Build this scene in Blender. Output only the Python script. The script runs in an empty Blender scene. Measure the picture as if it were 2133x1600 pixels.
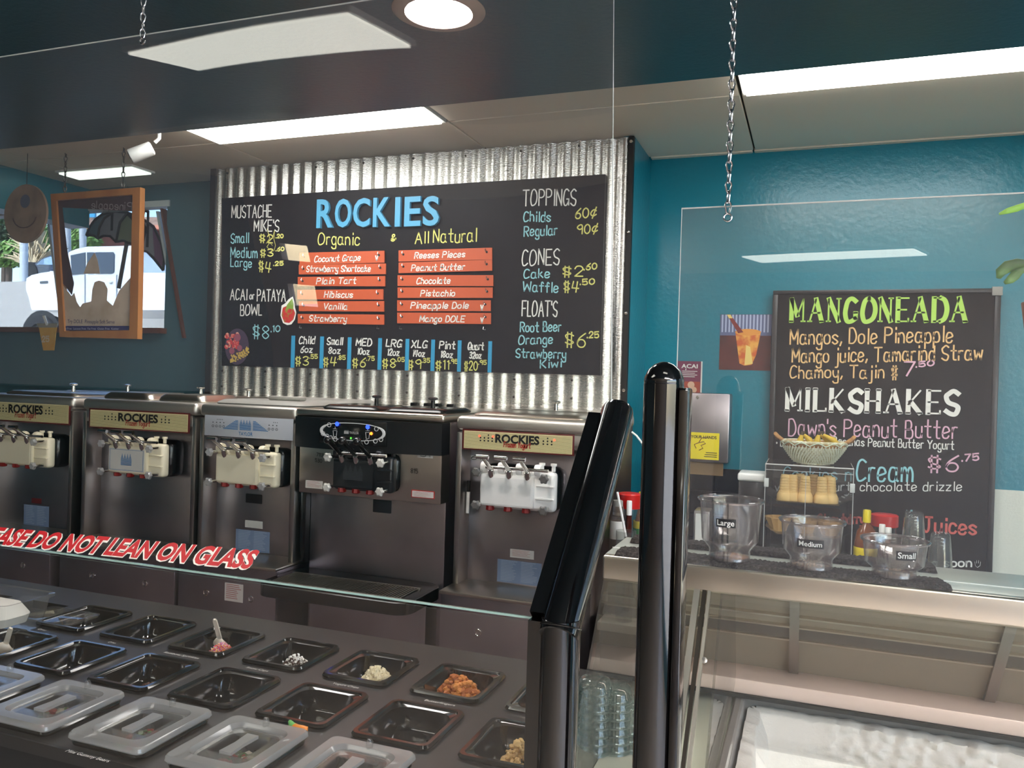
import bpy, bmesh, math, random
from mathutils import Vector as V, Matrix, noise
random.seed(4)
S = bpy.context.scene
COL = S.collection
# ------------------------------------------------------------------ camera, sky, sun, exposure
FPX, YAW, PITCH, ROLL, EYE = 1688.85, math.radians(20.4025), math.radians(-0.2832), math.radians(1.6796), 1.70
_f = V((-math.sin(YAW)*math.cos(PITCH), math.cos(YAW)*math.cos(PITCH), math.sin(PITCH)))
_r = V((math.cos(YAW), math.sin(YAW), 0)); _u = _r.cross(_f)
_r2 = _r*math.cos(ROLL)+_u*math.sin(ROLL); _u2 = _u*math.cos(ROLL)-_r*math.sin(ROLL)
cd = bpy.data.cameras.new('camera'); cam = bpy.data.objects.new('camera', cd); COL.objects.link(cam)
cd.sensor_fit = 'HORIZONTAL'; cd.sensor_width = 36; cd.lens = FPX/2133*36; cd.clip_start = .05; cd.clip_end = 200
m4 = Matrix.Identity(4)
for i, a in enumerate((_r2, _u2, -_f)):
    for k in range(3): m4[k][i] = a[k]
m4.translation = V((0, 0, EYE)); cam.matrix_world = m4
S.camera = cam
S.view_settings.view_transform = 'Standard'; S.view_settings.look = 'None'
S.view_settings.gamma = 1; S.view_settings.use_curve_mapping = False
S.view_settings.exposure = 1.35
LAMP = 6.0          # radiance of the fluorescent lenses
w = bpy.data.worlds.new('world'); S.world = w; w.use_nodes = True
nt = w.node_tree; bg = nt.nodes['Background']
sky = nt.nodes.new('ShaderNodeTexSky'); sky.sky_type = 'NISHITA'; sky.sun_disc = False
sky.sun_elevation = math.radians(48); sky.sun_rotation = math.radians(200)
nt.links.new(sky.outputs[0], bg.inputs[0]); bg.inputs[1].default_value = .8
sd = bpy.data.lights.new('sun', 'SUN'); sun = bpy.data.objects.new('sun', sd); COL.objects.link(sun)
sd.energy = 9.0; sd.angle = .01; sd.color = (1, .96, .9)
sun.rotation_euler = (math.radians(44), 0, math.radians(-14))
S.cycles.max_bounces = 10; S.cycles.transparent_max_bounces = 24; S.cycles.glossy_bounces = 4
S.cycles.caustics_reflective = False; S.cycles.caustics_refractive = False; S.cycles.sample_clamp_indirect = 4

def ray(x, y):
    return _r2*((x-1066.5)/FPX) - _u2*((y-800)/FPX) + _f
def PY(x, y, Y):
    d = ray(x, y); d = d*(Y/d.y); return V((d.x, d.y, d.z+EYE))
def PZ(x, y, z):
    d = ray(x, y); d = d*((z-EYE)/d.z); return V((d.x, d.y, z))
def zoom(ox, oy, s): return lambda x, y: (ox+x/s, oy+y/s)

# depths of the main planes (metres from the camera, along the room)
D, DC, DT, DB, YG = 2.68, 3.45, 3.83, 3.66, 1.05
ZC, ZSOF, ZCNT, ZCAB, ZBACK = 2.766, 2.65, 1.04, 1.40, .86

# ------------------------------------------------------------------ materials
MATS = {}
def srgb(c):
    return tuple((v/12.92 if v <= .04045 else ((v+.055)/1.055)**2.4) for v in (x/255 for x in c))
def mat(name, rgb, rough=.5, metal=0, bump=None, spec=None, var=None, emit=0, coat=0, stretch=None, trans=0, sss=0):
    if name in MATS: return MATS[name]
    m = bpy.data.materials.new(name); m.use_nodes = True; MATS[name] = m
    n = m.node_tree.nodes; L = m.node_tree.links; p = n['Principled BSDF']
    c = srgb(rgb)+(1,)
    p.inputs['Base Color'].default_value = c; p.inputs['Roughness'].default_value = rough; p.inputs['Metallic'].default_value = metal
    if spec is not None: p.inputs['Specular IOR Level'].default_value = spec
    if coat: p.inputs['Coat Weight'].default_value = coat; p.inputs['Coat Roughness'].default_value = .06
    if emit: p.inputs['Emission Color'].default_value = c; p.inputs['Emission Strength'].default_value = emit
    if sss: p.inputs['Subsurface Weight'].default_value = sss; p.inputs['Subsurface Radius'].default_value = (.02, .02, .02)
    if bump or var:
        tc = n.new('ShaderNodeTexCoord'); mp = n.new('ShaderNodeMapping'); L.new(tc.outputs['Object'], mp.inputs[0])
        if stretch: mp.inputs['Scale'].default_value = stretch
    if bump:
        t = n.new('ShaderNodeTexNoise'); t.inputs['Scale'].default_value = bump[0]; t.inputs['Detail'].default_value = 4
        L.new(mp.outputs[0], t.inputs['Vector'])
        b = n.new('ShaderNodeBump'); b.inputs['Strength'].default_value = bump[1]; b.inputs['Distance'].default_value = bump[2] if len(bump) > 2 else .01
        L.new(t.outputs[0], b.inputs['Height']); L.new(b.outputs[0], p.inputs['Normal'])
    if var:     # (other colour, scale, contrast low, high)
        t = n.new('ShaderNodeTexNoise'); t.inputs['Scale'].default_value = var[1]; t.inputs['Detail'].default_value = 5
        L.new(mp.outputs[0], t.inputs['Vector'])
        r = n.new('ShaderNodeValToRGB'); r.color_ramp.elements[0].position = var[2]; r.color_ramp.elements[1].position = var[3]
        r.color_ramp.elements[0].color = c; r.color_ramp.elements[1].color = srgb(var[0])+(1,)
        L.new(t.outputs[0], r.inputs[0]); L.new(r.outputs[0], p.inputs['Base Color'])
    return m
def glass(name, tint=(255, 255, 255), rough=0.0, f0=.04, haze=0, bump=None, hazecol=(230, 230, 230)):
    if name in MATS: return MATS[name]
    m = bpy.data.materials.new(name); m.use_nodes = True; MATS[name] = m
    n = m.node_tree.nodes; L = m.node_tree.links; n.clear()
    out = n.new('ShaderNodeOutputMaterial'); tr = n.new('ShaderNodeBsdfTransparent'); tr.inputs[0].default_value = srgb(tint)+(1,)
    gl = n.new('ShaderNodeBsdfGlossy'); gl.inputs['Roughness'].default_value = rough
    lw = n.new('ShaderNodeLayerWeight'); lw.inputs[0].default_value = .5
    pw = n.new('ShaderNodeMath'); pw.operation = 'POWER'; pw.inputs[1].default_value = 5; L.new(lw.outputs['Facing'], pw.inputs[0])
    ma = n.new('ShaderNodeMath'); ma.operation = 'MULTIPLY_ADD'; ma.inputs[1].default_value = 1-f0; ma.inputs[2].default_value = f0; L.new(pw.outputs[0], ma.inputs[0])
    mx = n.new('ShaderNodeMixShader'); L.new(ma.outputs[0], mx.inputs[0]); L.new(gl.outputs[0], mx.inputs[2])
    if haze:
        df = n.new('ShaderNodeBsdfDiffuse'); df.inputs[0].default_value = srgb(hazecol)+(1,)
        tl = n.new('ShaderNodeBsdfTranslucent'); tl.inputs[0].default_value = srgb(hazecol)+(1,)
        m1 = n.new('ShaderNodeMixShader'); m1.inputs[0].default_value = .4; L.new(df.outputs[0], m1.inputs[1]); L.new(tl.outputs[0], m1.inputs[2])
        m2 = n.new('ShaderNodeMixShader'); m2.inputs[0].default_value = haze; L.new(tr.outputs[0], m2.inputs[1]); L.new(m1.outputs[0], m2.inputs[2])
        L.new(m2.outputs[0], mx.inputs[1])
    else: L.new(tr.outputs[0], mx.inputs[1])
    if bump:
        tc = n.new('ShaderNodeTexCoord'); t = n.new('ShaderNodeTexNoise'); t.inputs['Scale'].default_value = bump[0]; t.inputs['Detail'].default_value = 0
        L.new(tc.outputs['Object'], t.inputs['Vector'])
        b = n.new('ShaderNodeBump'); b.inputs['Strength'].default_value = bump[1]; b.inputs['Distance'].default_value = bump[2]
        L.new(t.outputs[0], b.inputs['Height']); L.new(b.outputs[0], gl.inputs['Normal'])
    L.new(mx.outputs[0], out.inputs[0])
    return m
TEAL = mat('teal wall paint', (22, 122, 142), .28, bump=(45, .25, .006))
TEALD = mat('dark teal soffit paint', (46, 78, 88), .35, bump=(60, .2, .004))
CREAM = mat('cream ceiling board', (240, 226, 204), .7, bump=(90, .1, .003))
CREAMD = mat('ceiling joint', (60, 52, 42), .9)
STEEL = mat('brushed steel', (176, 172, 168), .3, 1, bump=(260, .06, .002), stretch=(1, 1, .03))
STEELH = mat('steel panel', (174, 165, 169), .33, 1, bump=(5, .05, .02), var=((150, 142, 146), 3, .35, .7))
STEELW = mat('warm steel', (205, 198, 186), .3, 1, bump=(200, .05, .002), stretch=(.03, 1, 1))
CHROME = mat('chrome', (215, 212, 208), .1, 1)
GALV = mat('galvanised sheet', (214, 213, 208), .2, 1, bump=(260, .5, .004), stretch=(.04, 1, 1))
BLACKP = mat('black plastic', (14, 14, 15), .22)
BLACKG = mat('gloss black enamel', (9, 8, 9), .09, coat=.6)
BLACKM = mat('matte black', (22, 22, 23), .55)
COUNTER = mat('black counter laminate', (34, 33, 33), .34, bump=(220, .06, .001))
BOARD = mat('black menu board', (19, 18, 21), .45, spec=.12, var=((25, 23, 27), 6, .3, .7))
CHALKB = mat('chalkboard', (24, 22, 22), .55, spec=.12, var=((34, 31, 31), 5, .45, .8))
ORANGE = mat('orange sign paint', (194, 86, 48), .45)
BLUE = mat('sky blue paint', (74, 156, 196), .45)
TAPE = mat('blue tape', (44, 150, 196), .5)
WHITE = mat('white paint', (238, 236, 230), .5)
CHW = mat('white chalk', (232, 230, 224), .8)
CHY = mat('yellow chalk', (226, 220, 120), .8)
CHC = mat('cyan chalk', (150, 208, 216), .8)
CHP = mat('pink chalk', (224, 176, 196), .8)
CHO = mat('orange chalk', (232, 188, 128), .8)
CHG = mat('green chalk', (176, 216, 96), .8)
CHR = mat('red chalk', (206, 96, 88), .8)
RED = mat('red vinyl', (190, 26, 36), .4)
REDS = mat('dark red spout', (140, 22, 20), .4); REDP = mat('red plastic', (200, 30, 26), .3)
INK = mat('black ink', (20, 18, 20), .6)
INKB = mat('blue ink', (40, 120, 180), .5)
INKN = mat('navy ink', (38, 34, 98), .5)
CREAMP = mat('cream plastic', (246, 236, 208), .38)
WHITEP = mat('white plastic', (252, 250, 247), .35)
GREYP = mat('grey plastic', (150, 148, 142), .45)
CLEAR = glass('clear plastic', (244, 245, 244), .03, .05, haze=.05)
FROST = glass('frosted lid plastic', (228, 229, 227), .15, .06, haze=.42)
PANE = glass('acrylic pane', (247, 249, 248), 0, .045, haze=.026, hazecol=(190, 192, 210), bump=(1.3, .35, .05))
PANE2 = glass('sneeze guard glass', (250, 250, 250), 0, .05)
PANE3 = glass('cabinet glass', (249, 249, 247), 0, .05, haze=.03, hazecol=(228, 220, 214))
EDGE = mat('glass edge', (140, 166, 160), .15, emit=0)
WOOD = mat('oak frame', (190, 128, 70), .5, var=((160, 98, 48), 9, .3, .7), stretch=(1, 1, .2))

# ------------------------------------------------------------------ object helpers
BASE = {}; PAR = [None]
def thing(name, label, cat, loc=(0, 0, 0), group=None):
    o = bpy.data.objects.new(name, None); COL.objects.link(o); o.location = loc; o.empty_display_size = .05
    o['label'] = label; o['category'] = cat
    if group: o['group'] = group
    BASE[o.name] = V(loc); return o
def obj(name, bm, m, parent=None, label=None, cat=None, group=None, kind=None, sharp=38):
    bmesh.ops.recalc_face_normals(bm, faces=bm.faces)
    me = bpy.data.meshes.new(name)
    if parent is not None: off = BASE[parent.name]
    else:
        vs = [v.co for v in bm.verts]
        off = V(((min(v.x for v in vs)+max(v.x for v in vs))/2, (min(v.y for v in vs)+max(v.y for v in vs))/2, min(v.z for v in vs)))
    for v in bm.verts: v.co -= off
    bm.to_mesh(me); bm.free()
    for p in me.polygons: p.use_smooth = True
    me.set_sharp_from_angle(angle=math.radians(sharp))
    me.materials.append(m)
    o = bpy.data.objects.new(name, me); COL.objects.link(o)
    if parent is not None: o.parent = parent
    else: o.location = off
    BASE[o.name] = off
    if label: o['label'] = label
    if cat: o['category'] = cat
    if group: o['group'] = group
    if kind: o['kind'] = kind
    return o
def struct(name, bm, m, parent=None): return obj(name, bm, m, parent, kind='structure')
def dup(o, loc, label=None, group=None):
    c = o.copy(); COL.objects.link(c); c.location = loc; BASE[c.name] = V(loc)
    if label: c['label'] = label
    if group: c['group'] = group
    for ch in list(o.children):
        d = ch.copy(); COL.objects.link(d); d.parent = c
        for g in ch.children:
            e = g.copy(); COL.objects.link(e); e.parent = d
    return c
def B(): return bmesh.new()
def box(bm, x0, x1, y0, y1, z0, z1, bev=0, seg=2):
    x0, x1 = min(x0, x1), max(x0, x1); y0, y1 = min(y0, y1), max(y0, y1); z0, z1 = min(z0, z1), max(z0, z1)
    vs = [bm.verts.new(p) for p in ((x0, y0, z0), (x1, y0, z0), (x1, y1, z0), (x0, y1, z0), (x0, y0, z1), (x1, y0, z1), (x1, y1, z1), (x0, y1, z1))]
    fs = [bm.faces.new([vs[i] for i in q]) for q in ((0, 3, 2, 1), (4, 5, 6, 7), (0, 1, 5, 4), (1, 2, 6, 5), (2, 3, 7, 6), (3, 0, 4, 7))]
    if bev:
        es = list({e for f in fs for e in f.edges})
        bmesh.ops.bevel(bm, geom=es, offset=bev, segments=seg, affect='EDGES', profile=.5)
    return bm
def bx(*a, **k): return box(B(), *a, **k)
def prism(bm, pts, off):
    """closed polygon pts (3-D, planar) extruded by vector off"""
    off = V(off); a = [bm.verts.new(V(p)) for p in pts]; b = [bm.verts.new(V(p)+off) for p in pts]; n = len(a)
    bm.faces.new(a); bm.faces.new(b[::-1])
    for i in range(n): bm.faces.new((a[i], a[(i+1) % n], b[(i+1) % n], b[i]))
    return bm
def bar(bm, p, q, w, d, up=(0, 0, 1)):
    """rectangular bar from p to q"""
    p, q = V(p), V(q); t = (q-p).normalized(); s = t.cross(V(up))
    if s.length < 1e-4: s = t.cross(V((0, 1, 0)))
    s.normalize(); u = s.cross(t)
    return prism(bm, [p+s*w/2+u*d/2, p-s*w/2+u*d/2, p-s*w/2-u*d/2, p+s*w/2-u*d/2], q-p)
def tube(bm, pts, r, n=10, closed=False, cap=True):
    pts = [V(p) for p in pts]; N = len(pts); rings = []; ref = None
    rs = r if isinstance(r, (list, tuple)) else [r]*N
    for i, p in enumerate(pts):
        a = pts[i-1] if (i or closed) else pts[0]; b = pts[(i+1) % N] if (i < N-1 or closed) else pts[-1]
        t = (b-a).normalized()
        if ref is None: ref = V((0, 0, 1)) if abs(t.z) < .9 else V((1, 0, 0))
        s = t.cross(ref).normalized(); u = s.cross(t); ref = u
        rings.append([bm.verts.new(p+(s*math.cos(k*2*math.pi/n)+u*math.sin(k*2*math.pi/n))*rs[i]) for k in range(n)])
    for i in range(N if closed else N-1):
        A, C = rings[i], rings[(i+1) % N]
        for k in range(n): bm.faces.new((A[k], A[(k+1) % n], C[(k+1) % n], C[k]))
    if cap and not closed: bm.faces.new(rings[0][::-1]); bm.faces.new(rings[-1])
    return bm
def lathe(bm, prof, c=(0, 0, 0), n=24, axis=(0, 0, 1), lobes=0, lob=0):
    ax = V(axis).normalized(); s = ax.cross(V((0, 0, 1)) if abs(ax.z) < .9 else V((1, 0, 0))).normalized(); u = ax.cross(s); c = V(c); rings = []
    for r, z in prof:
        if r < 1e-6: rings.append([bm.verts.new(c+ax*z)])
        else:
            rings.append([bm.verts.new(c+ax*z+(s*math.cos(a)+u*math.sin(a))*(r*(1+lob*math.cos(lobes*a)))) for a in (k*2*math.pi/n for k in range(n))])
    for A, C in zip(rings, rings[1:]):
        for k in range(n):
            j = (k+1) % n
            if len(A) == 1 and len(C) == 1: continue
            if len(A) == 1: bm.faces.new((A[0], C[k], C[j]))
            elif len(C) == 1: bm.faces.new((A[k], C[0], A[j]))
            else: bm.faces.new((A[k], C[k], C[j], A[j]))
    return bm
def rrect(cx, cy, hx, hy, r, z, n=5):
    out = []
    for sx, sy, a0 in ((1, 1, 0), (-1, 1, 90), (-1, -1, 180), (1, -1, 270)):
        for k in range(n):
            a = math.radians(a0+90*k/(n-1)); out.append(V((cx+sx*(hx-r)+r*math.cos(a), cy+sy*(hy-r)+r*math.sin(a), z)))
    return out
def loft(bm, loops, close_last=True, close_first=False):
    R = [[bm.verts.new(p) for p in L] for L in loops]; n = len(R[0])
    for A, C in zip(R, R[1:]):
        for k in range(n): bm.faces.new((A[k], A[(k+1) % n], C[(k+1) % n], C[k]))
    if close_last: bm.faces.new(R[-1])
    if close_first: bm.faces.new(R[0][::-1])
    return bm
def quad(bm, *p):
    bm.faces.new([bm.verts.new(V(q)) for q in p]); return bm
def disc(bm, c, r, U=(1, 0, 0), W=(0, 0, 1), n=18, rx=1):
    U, W, c = V(U), V(W), V(c)
    bm.faces.new([bm.verts.new(c+U*r*rx*math.cos(k*2*math.pi/n)+W*r*math.sin(k*2*math.pi/n)) for k in range(n)]); return bm

# ------------------------------------------------------------------ lettering: a hand-drawn stroke alphabet and a printed one
G = dict(a="4h3i1i0g0e1d3d4f 4i4e5d", b="0l0d 0g1i3i4g4e3d1d0e", c="4h3i1i0g0e1d3d4e", d="4g3i1i0g0e1d3d4e 4l4d", e="0f4g4h3i1i0g0e1d3d4e", f="4k3l2k2d 0i4i",
 g="4g3i1i0g0f1d3d4f 4i4b3a1a0b", h="0l0d 0g1i3i4g4d", i="1i1d 1k1l", j="2i2b1a0a 2k2l", k="0l0d 3i0f 1g4d", l="1l1d", m="0i0d 0g1i2i3g3d 3g4i5i6g6d", n="0i0d 0g1i3i4g4d",
 o="2i0h0e2d4e4h2i", p="0i0a 0g1i3i4g4e3d1d0e", q="4g3i1i0g0e1d3d4e 4i4a", r="0i0d 0g1i3i", s="4h2i0h1g3f4e2d0e", t="2l2e3d4d 0i4i", u="0i0e1d3d4f 4i4d", v="0i2d 2d4i",
 w="0i1d 1d3h 3h5d 5d6i", x="0i4d 4i0d", y="0i0g1e3e4g 4i4b3a1a0b", z="0i4i 4i0d 0d4d",
 A="0d3l 3l6d 1g5g", B="0d0l 0l3l4j3h0h 0h4h5f4d0d", C="5k3l1k0h0f1d3d5e", D="0l0d 0l3l5i5f3d0d", E="5l0l 0l0d 0d5d 0h4h", F="5l0l 0l0d 0h4h", G="5k3l1k0h0f1d3d5f 5g5d 3g5g",
 H="0l0d 5l5d 0h5h", I="1l1d", J="1l5l 3l3f2d1d0e", K="0l0d 5l0g 1h5d", L="0l0d 0d4d", M="0d0l 0l3f 3f6l 6l6d", N="0d0l 0l5d 5d5l", O="3l1k0h0f1d3d5e6g6i5k3l", P="0d0l 0l3l5k5i3h0h",
 Q="3l1k0h0f1d3d5e6g6i5k3l 3f6d", R="0d0l 0l3l5k5i3h0h 2h5d", S="5k3l1k0j1h4g5f4d2d0e", T="0l6l 3l3d", U="0l0f1d4d5f5l", V="0l3d 3d6l", W="0l1d 1d4j 4j7d 7d8l", X="0l5d 5l0d", Y="0l3h 6l3h 3h3d", Z="0l5l 5l0d 0d5d")
G.update({'0': "2l0j0f2d4f4j2l", '1': "0k1l 1l1d", '2': "0j1l3l4j3h0d 0d4d", '3': "0k2l4k3i1h 1h4g4e2d0e", '4': "1l0g 0g5g 4l3d", '5': "4l0l 0l0h 0h3i4g4e2d0e", '6': "4l1i0f1d3d4f3h1h0f",
 '7': "0l4l 4l1d", '8': "2h0j2l4j2h0f2d4f2h", '9': "4i2h0j2l4k4d", '$': "4j2k0j1h3g4f2e0f 1l1c 3l3c", '¢': "4i2j0h0f2e4f 4l1c", '&': "4g2d0f3j2l1j2h 0f4f", '.': "0d0e", ',': "1e0c", "'": "0l0j", '-': "0g3g", '•': "0g1g1h0h0g", '!': "0l0g 0d0e", ' ': ""})
HC = dict(M="T1d1l T1l4f t4f7l t7l7d t0d2d t6d8d t0l1l", A="t1d4l T4l7d t2g6g t0d2d t6d8d", N="t1d1l T1l6d t6d6l t0d2d t5l7l", G="T6k4l2k1h1f2d4d6e T6e6g t5g7g", O="T4l2k1h1f2d4d6e7g7i6k4l",
 E="T1d1l t1l6l t1d6d t1h5h t6d6e", D="T1d1l t1l4l T4l6k7h6e4d t4d1d", I="T1d1l t0l2l t0d2d", L="T1d1l t1d6d t0l2l t6d6e", K="T1d1l t6l1g T2h6d t0d2d t5d7d", S="T6k4l2k1j2h5g6f5d3d1e",
 H="T1d1l T6l6d t1h6h t0d2d t5d7d t0l2l t5l7l")
def _pts(s): return [(int(s[i]), ord(s[i+1])-100) for i in range(0, len(s), 2)]
def _smooth(P):
    if len(P) < 3: return P
    out = []
    cl = P[0] == P[-1]
    for i in range(len(P)-1):
        p0 = P[i-1] if i else (P[-2] if cl else P[0]); p1, p2 = P[i], P[i+1]; p3 = P[i+2] if i+2 < len(P) else (P[1] if cl else P[-1])
        for k in range(4):
            t = k/4
            out.append(tuple(.5*((2*b)+(c-a)*t+(2*a-5*b+4*c-d)*t*t+(3*b-a-3*c+d)*t**3) for a, b, c, d in zip(p0, p1, p2, p3)))
    out.append(P[-1]); return out
def strokes(text, hc=False, jit=.0):
    x = 0; out = []
    for ch in text:
        if ch == ' ': x += 4; continue
        g = (HC if hc else G)[ch]; mx = 0; dy = random.uniform(-jit, jit)
        for s in g.split():
            wd = 1
            if hc: wd = 1.5 if s[0] == 'T' else .55; s = s[1:]
            P = _smooth(_pts(s)); mx = max(mx, max(p[0] for p in P))
            out.append(([(x+a, b+dy) for a, b in P], wd))
        x += mx+(1.4 if hc else 2.0)
    return out, x-(1.4 if hc else 2.0)
def write(bm, text, p0, p1, h, wd, up=(0, 0, 1), nrm=(0, -1, 0), slant=0, hc=False, jit=.25, lift=.0012):
    """handwriting: baseline p0->p1, capital height h, stroke width wd"""
    st, W = strokes(text, hc, jit); p0, p1 = V(p0), V(p1); U = (p1-p0)/max(W, .01); up = V(up).normalized(); n = V(nrm)*lift; Wv = up*(h/8)
    for P, k in st:
        q = [p0+U*(a+slant*b)+Wv*b+n for a, b in P]; hw = wd*k/2; L, R = [], []
        for i in range(len(q)):
            t = (q[min(i+1, len(q)-1)]-q[max(i-1, 0)]); 
            if t.length < 1e-7: t = V((1, 0, 0))
            t.normalize(); s = t.cross(V(nrm)).normalized()*hw
            e = q[i]-(t*hw*.7 if i == 0 else -t*hw*.7 if i == len(q)-1 else t*0)
            L.append(bm.verts.new(e+s)); R.append(bm.verts.new(e-s))
        for i in range(len(q)-1): bm.faces.new((L[i], R[i], R[i+1], L[i+1]))
    return bm
_fc = {}
def _font(text, ext, off):
    k = (text, ext, off)
    if k not in _fc:
        cu = bpy.data.curves.new('t', 'FONT'); cu.body = text; cu.resolution_u = 3; cu.extrude = ext; cu.offset = off; cu.fill_mode = 'BOTH'
        o = bpy.data.objects.new('t', cu); me = o.to_mesh()
        vs = [tuple(v.co) for v in me.vertices]; fs = [tuple(p.vertices) for p in me.polygons]
        o.to_mesh_clear(); bpy.data.objects.remove(o); bpy.data.curves.remove(cu)
        _fc[k] = (vs, fs)
    return _fc[k]
def printed(bm, text, p0, p1, h, up=(0, 0, 1), nrm=(0, -1, 0), lift=.0012, bold=0, ext=0, slant=0):
    """upright printed letters fitted between p0 and p1 with height h"""
    vs, fs = _font(text, 1 if ext else 0, bold); p0, p1 = V(p0), V(p1)
    x0 = min(v[0] for v in vs); x1 = max(v[0] for v in vs); y0 = min(v[1] for v in vs) if len(text) == 1 else 0; y1 = max(v[1] for v in vs)
    U = (p1-p0)/(x1-x0); Wv = V(up).normalized()*(h/(y1-y0)); n = V(nrm)
    nv = [bm.verts.new(p0+U*(a-x0+slant*(b-y0))+Wv*(b-y0)+n*(lift+(c*ext/2+ext/2 if ext else 0))) for a, b, c in vs]
    for f in fs:
        try: bm.faces.new([nv[i] for i in f])
        except ValueError: pass
    return bm
def hgt(x, y, hp, Y): return (PY(x, y-hp, Y)-PY(x, y, Y)).z

# ================================================================== SETTING
XL, XR, YR = -7.0, 3.2, -6.2
FLOOR = mat('brown floor tile', (128, 100, 102), .4, var=((148, 120, 116), 2, .3, .7))
struct('floor', bx(XL, XR, 1.1, 3.9, -.05, 0), FLOOR); struct('floor', bx(XL, XR, YR, 1.1, -.05, 0), mat('pale floor tile', (222, 208, 194), .45, var=((206, 192, 176), 2, .3, .7)))
ceil = struct('ceiling', bx(XL, XR, 2.5, 3.95, ZC+.012, ZC+.05), CREAMD)
# cream ceiling boards with open joints; the two lit bays hold light fixtures
xs = [-1.454+1.173*k for k in range(-4, 5)]
rows = [(2.46, 3.058), (3.066, 3.79)]
for j, (y0, y1) in enumerate(rows):
    for i in range(len(xs)-1):
        if j == 0 and i in (3, 5): continue
        if y1 > 3.5 and -.76 > xs[i] > -.3: pass
        obj('ceiling_panel', bx(xs[i]+.004, xs[i+1]-.004, y0, y1, ZC, ZC+.012, bev=.002, seg=1), CREAM, ceil)
obj('ceiling_panel', bx(-.282, 2.0, 3.798, 3.83, ZC-.004, ZC+.012, bev=.002, seg=1), CREAM, ceil)
obj('ceiling_panel', bx(-.75, -.29, 3.798, 3.83, ZC-.004, ZC+.012, bev=.002, seg=1), CREAM, ceil)
struct('ceiling_soffit', bx(XL, XR, -1.2, 2.555, ZSOF, ZSOF+.12), TEALD)
struct('ceiling_rear', bx(XL, XR, YR, -1.2, ZC, ZC+.05), CREAM)
struct('wall_back', bx(-.755, XR, DT, DT+.1, 0, ZC+.05), TEAL)
struct('wall_side', bx(-.80, -.755, DC, DT, 0, ZC+.01), TEAL)
struct('wall_partition', bx(-3.02, -.80, DC+.02, DC+.06, 0, ZC+.01), mat('partition board', (60, 60, 62), .6))
wr_ = B()
for y0, y1, z0, z1 in ((YR, 4, 0, .25), (YR, 4, 2.65, 2.8), (YR, -5.8, .25, 2.65), (.6, 4, .25, 2.65)): box(wr_, XR, XR+.1, y0, y1, z0, z1)
struct('wall_right', wr_, TEAL)
struct('window_3', bx(XR+.04, XR+.05, -5.8, .6, .25, 2.65), PANE2)  # unseen side window, added so daylight brightens the ceiling and corrugated sheet
struct('bounce_ground_front', bx(-20, 30, -30, YR-.13, -.12, -.06), mat('concrete paving', (190, 184, 174), .9)); struct('bounce_ground_side', bx(XR+.11, 30, YR-.13, 4.5, -.12, -.06), mat('concrete paving', (190, 184, 174), .9))  # unseen sunlit paving, added to bounce light up into the room
FARW = mat('slate wall paint', (62, 104, 120), .5, var=((76, 104, 112), 1.5, .3, .7))
# far wall with its window opening
wl, wr = PY(-60, 560, DB).x, PY(345, 560, DB).x
wt, wb = PY(120, 432, DB).z, PY(150, 683, DB).z
fw = B(); box(fw, wr, -2.9, DB, DB+.12, 0, ZC+.05); box(fw, XL, wl, DB, DB+.12, 0, ZC+.05); box(fw, wl, wr, DB, DB+.12, wt, ZC+.05); box(fw, wl, wr, DB, DB+.12, 0, wb)
struct('wall_far', fw, FARW)
struct('wall_left', bx(XL-.1, XL, YR, 3.8, 0, 2.8), FARW)
struct('trim_1', bx(-4.24, -4.09, 2.56, DB, 2.535, ZC), TEAL)
# rear wall behind the camera: storefront glazing and a door's worth of dark wall
rw = B()
for a, b, z0, z1 in ((XL, XR, 0, .8), (XL, XR, 2.35, 2.8), (XL, -6.62, .8, 2.35), (-6.2, XR, .8, 2.35), (-6.62, -6.2, .8, 1.27), (-6.62, -6.2, 1.54, 1.83), (-6.62, -6.2, 2.03, 2.35)): box(rw, a, b, YR-.12, YR, z0, z1)
struct('wall_rear', rw, mat('rear wall paint', (176, 160, 152), .6))
for i, (a, b) in enumerate(((-6.62, -6.2),)):
    g = struct('window_%d' % (i+2), bx(a, b, YR-.07, YR-.06, .8, 2.35), PANE2)
# the far window: frame members and pane
WHM = mat('white window metal', (206, 212, 214), .4); BRN = mat('brown window trim', (104, 62, 48), .5)
TINT = glass('tinted window glass', (172, 176, 182), 0, .05)
w1 = struct('window_1', bx(wl, wr, DB+.07, DB+.078, wb, wt), TINT)
def win_bar(x0, y0, x1, y1, wpx, m, Y=DB+.03, d=.04):
    a, b = PY(x0, y0, Y), PY(x1, y1, Y); hw = wpx/450
    obj('window_frame', prism(B(), [a+V((-hw, 0, 0)), a+V((hw, 0, 0)), b+V((hw, 0, 0)), b+V((-hw, 0, 0))], (0, d, 0)), m, w1)
win_bar(96, 430, 129, 684, 4, WHM); win_bar(327, 440, 372, 690, 4, WHM); win_bar(335, 434, 381, 704, 3, BRN, DB-.02)
obj('window_sill', bx(wl, wr+.02, DB-.05, DB+.05, wb-.03, wb), BRN, w1)
obj('window_head', bx(wl, wr+.02, DB-.01, DB+.06, wt-.035, wt), WHM, w1)

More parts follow.
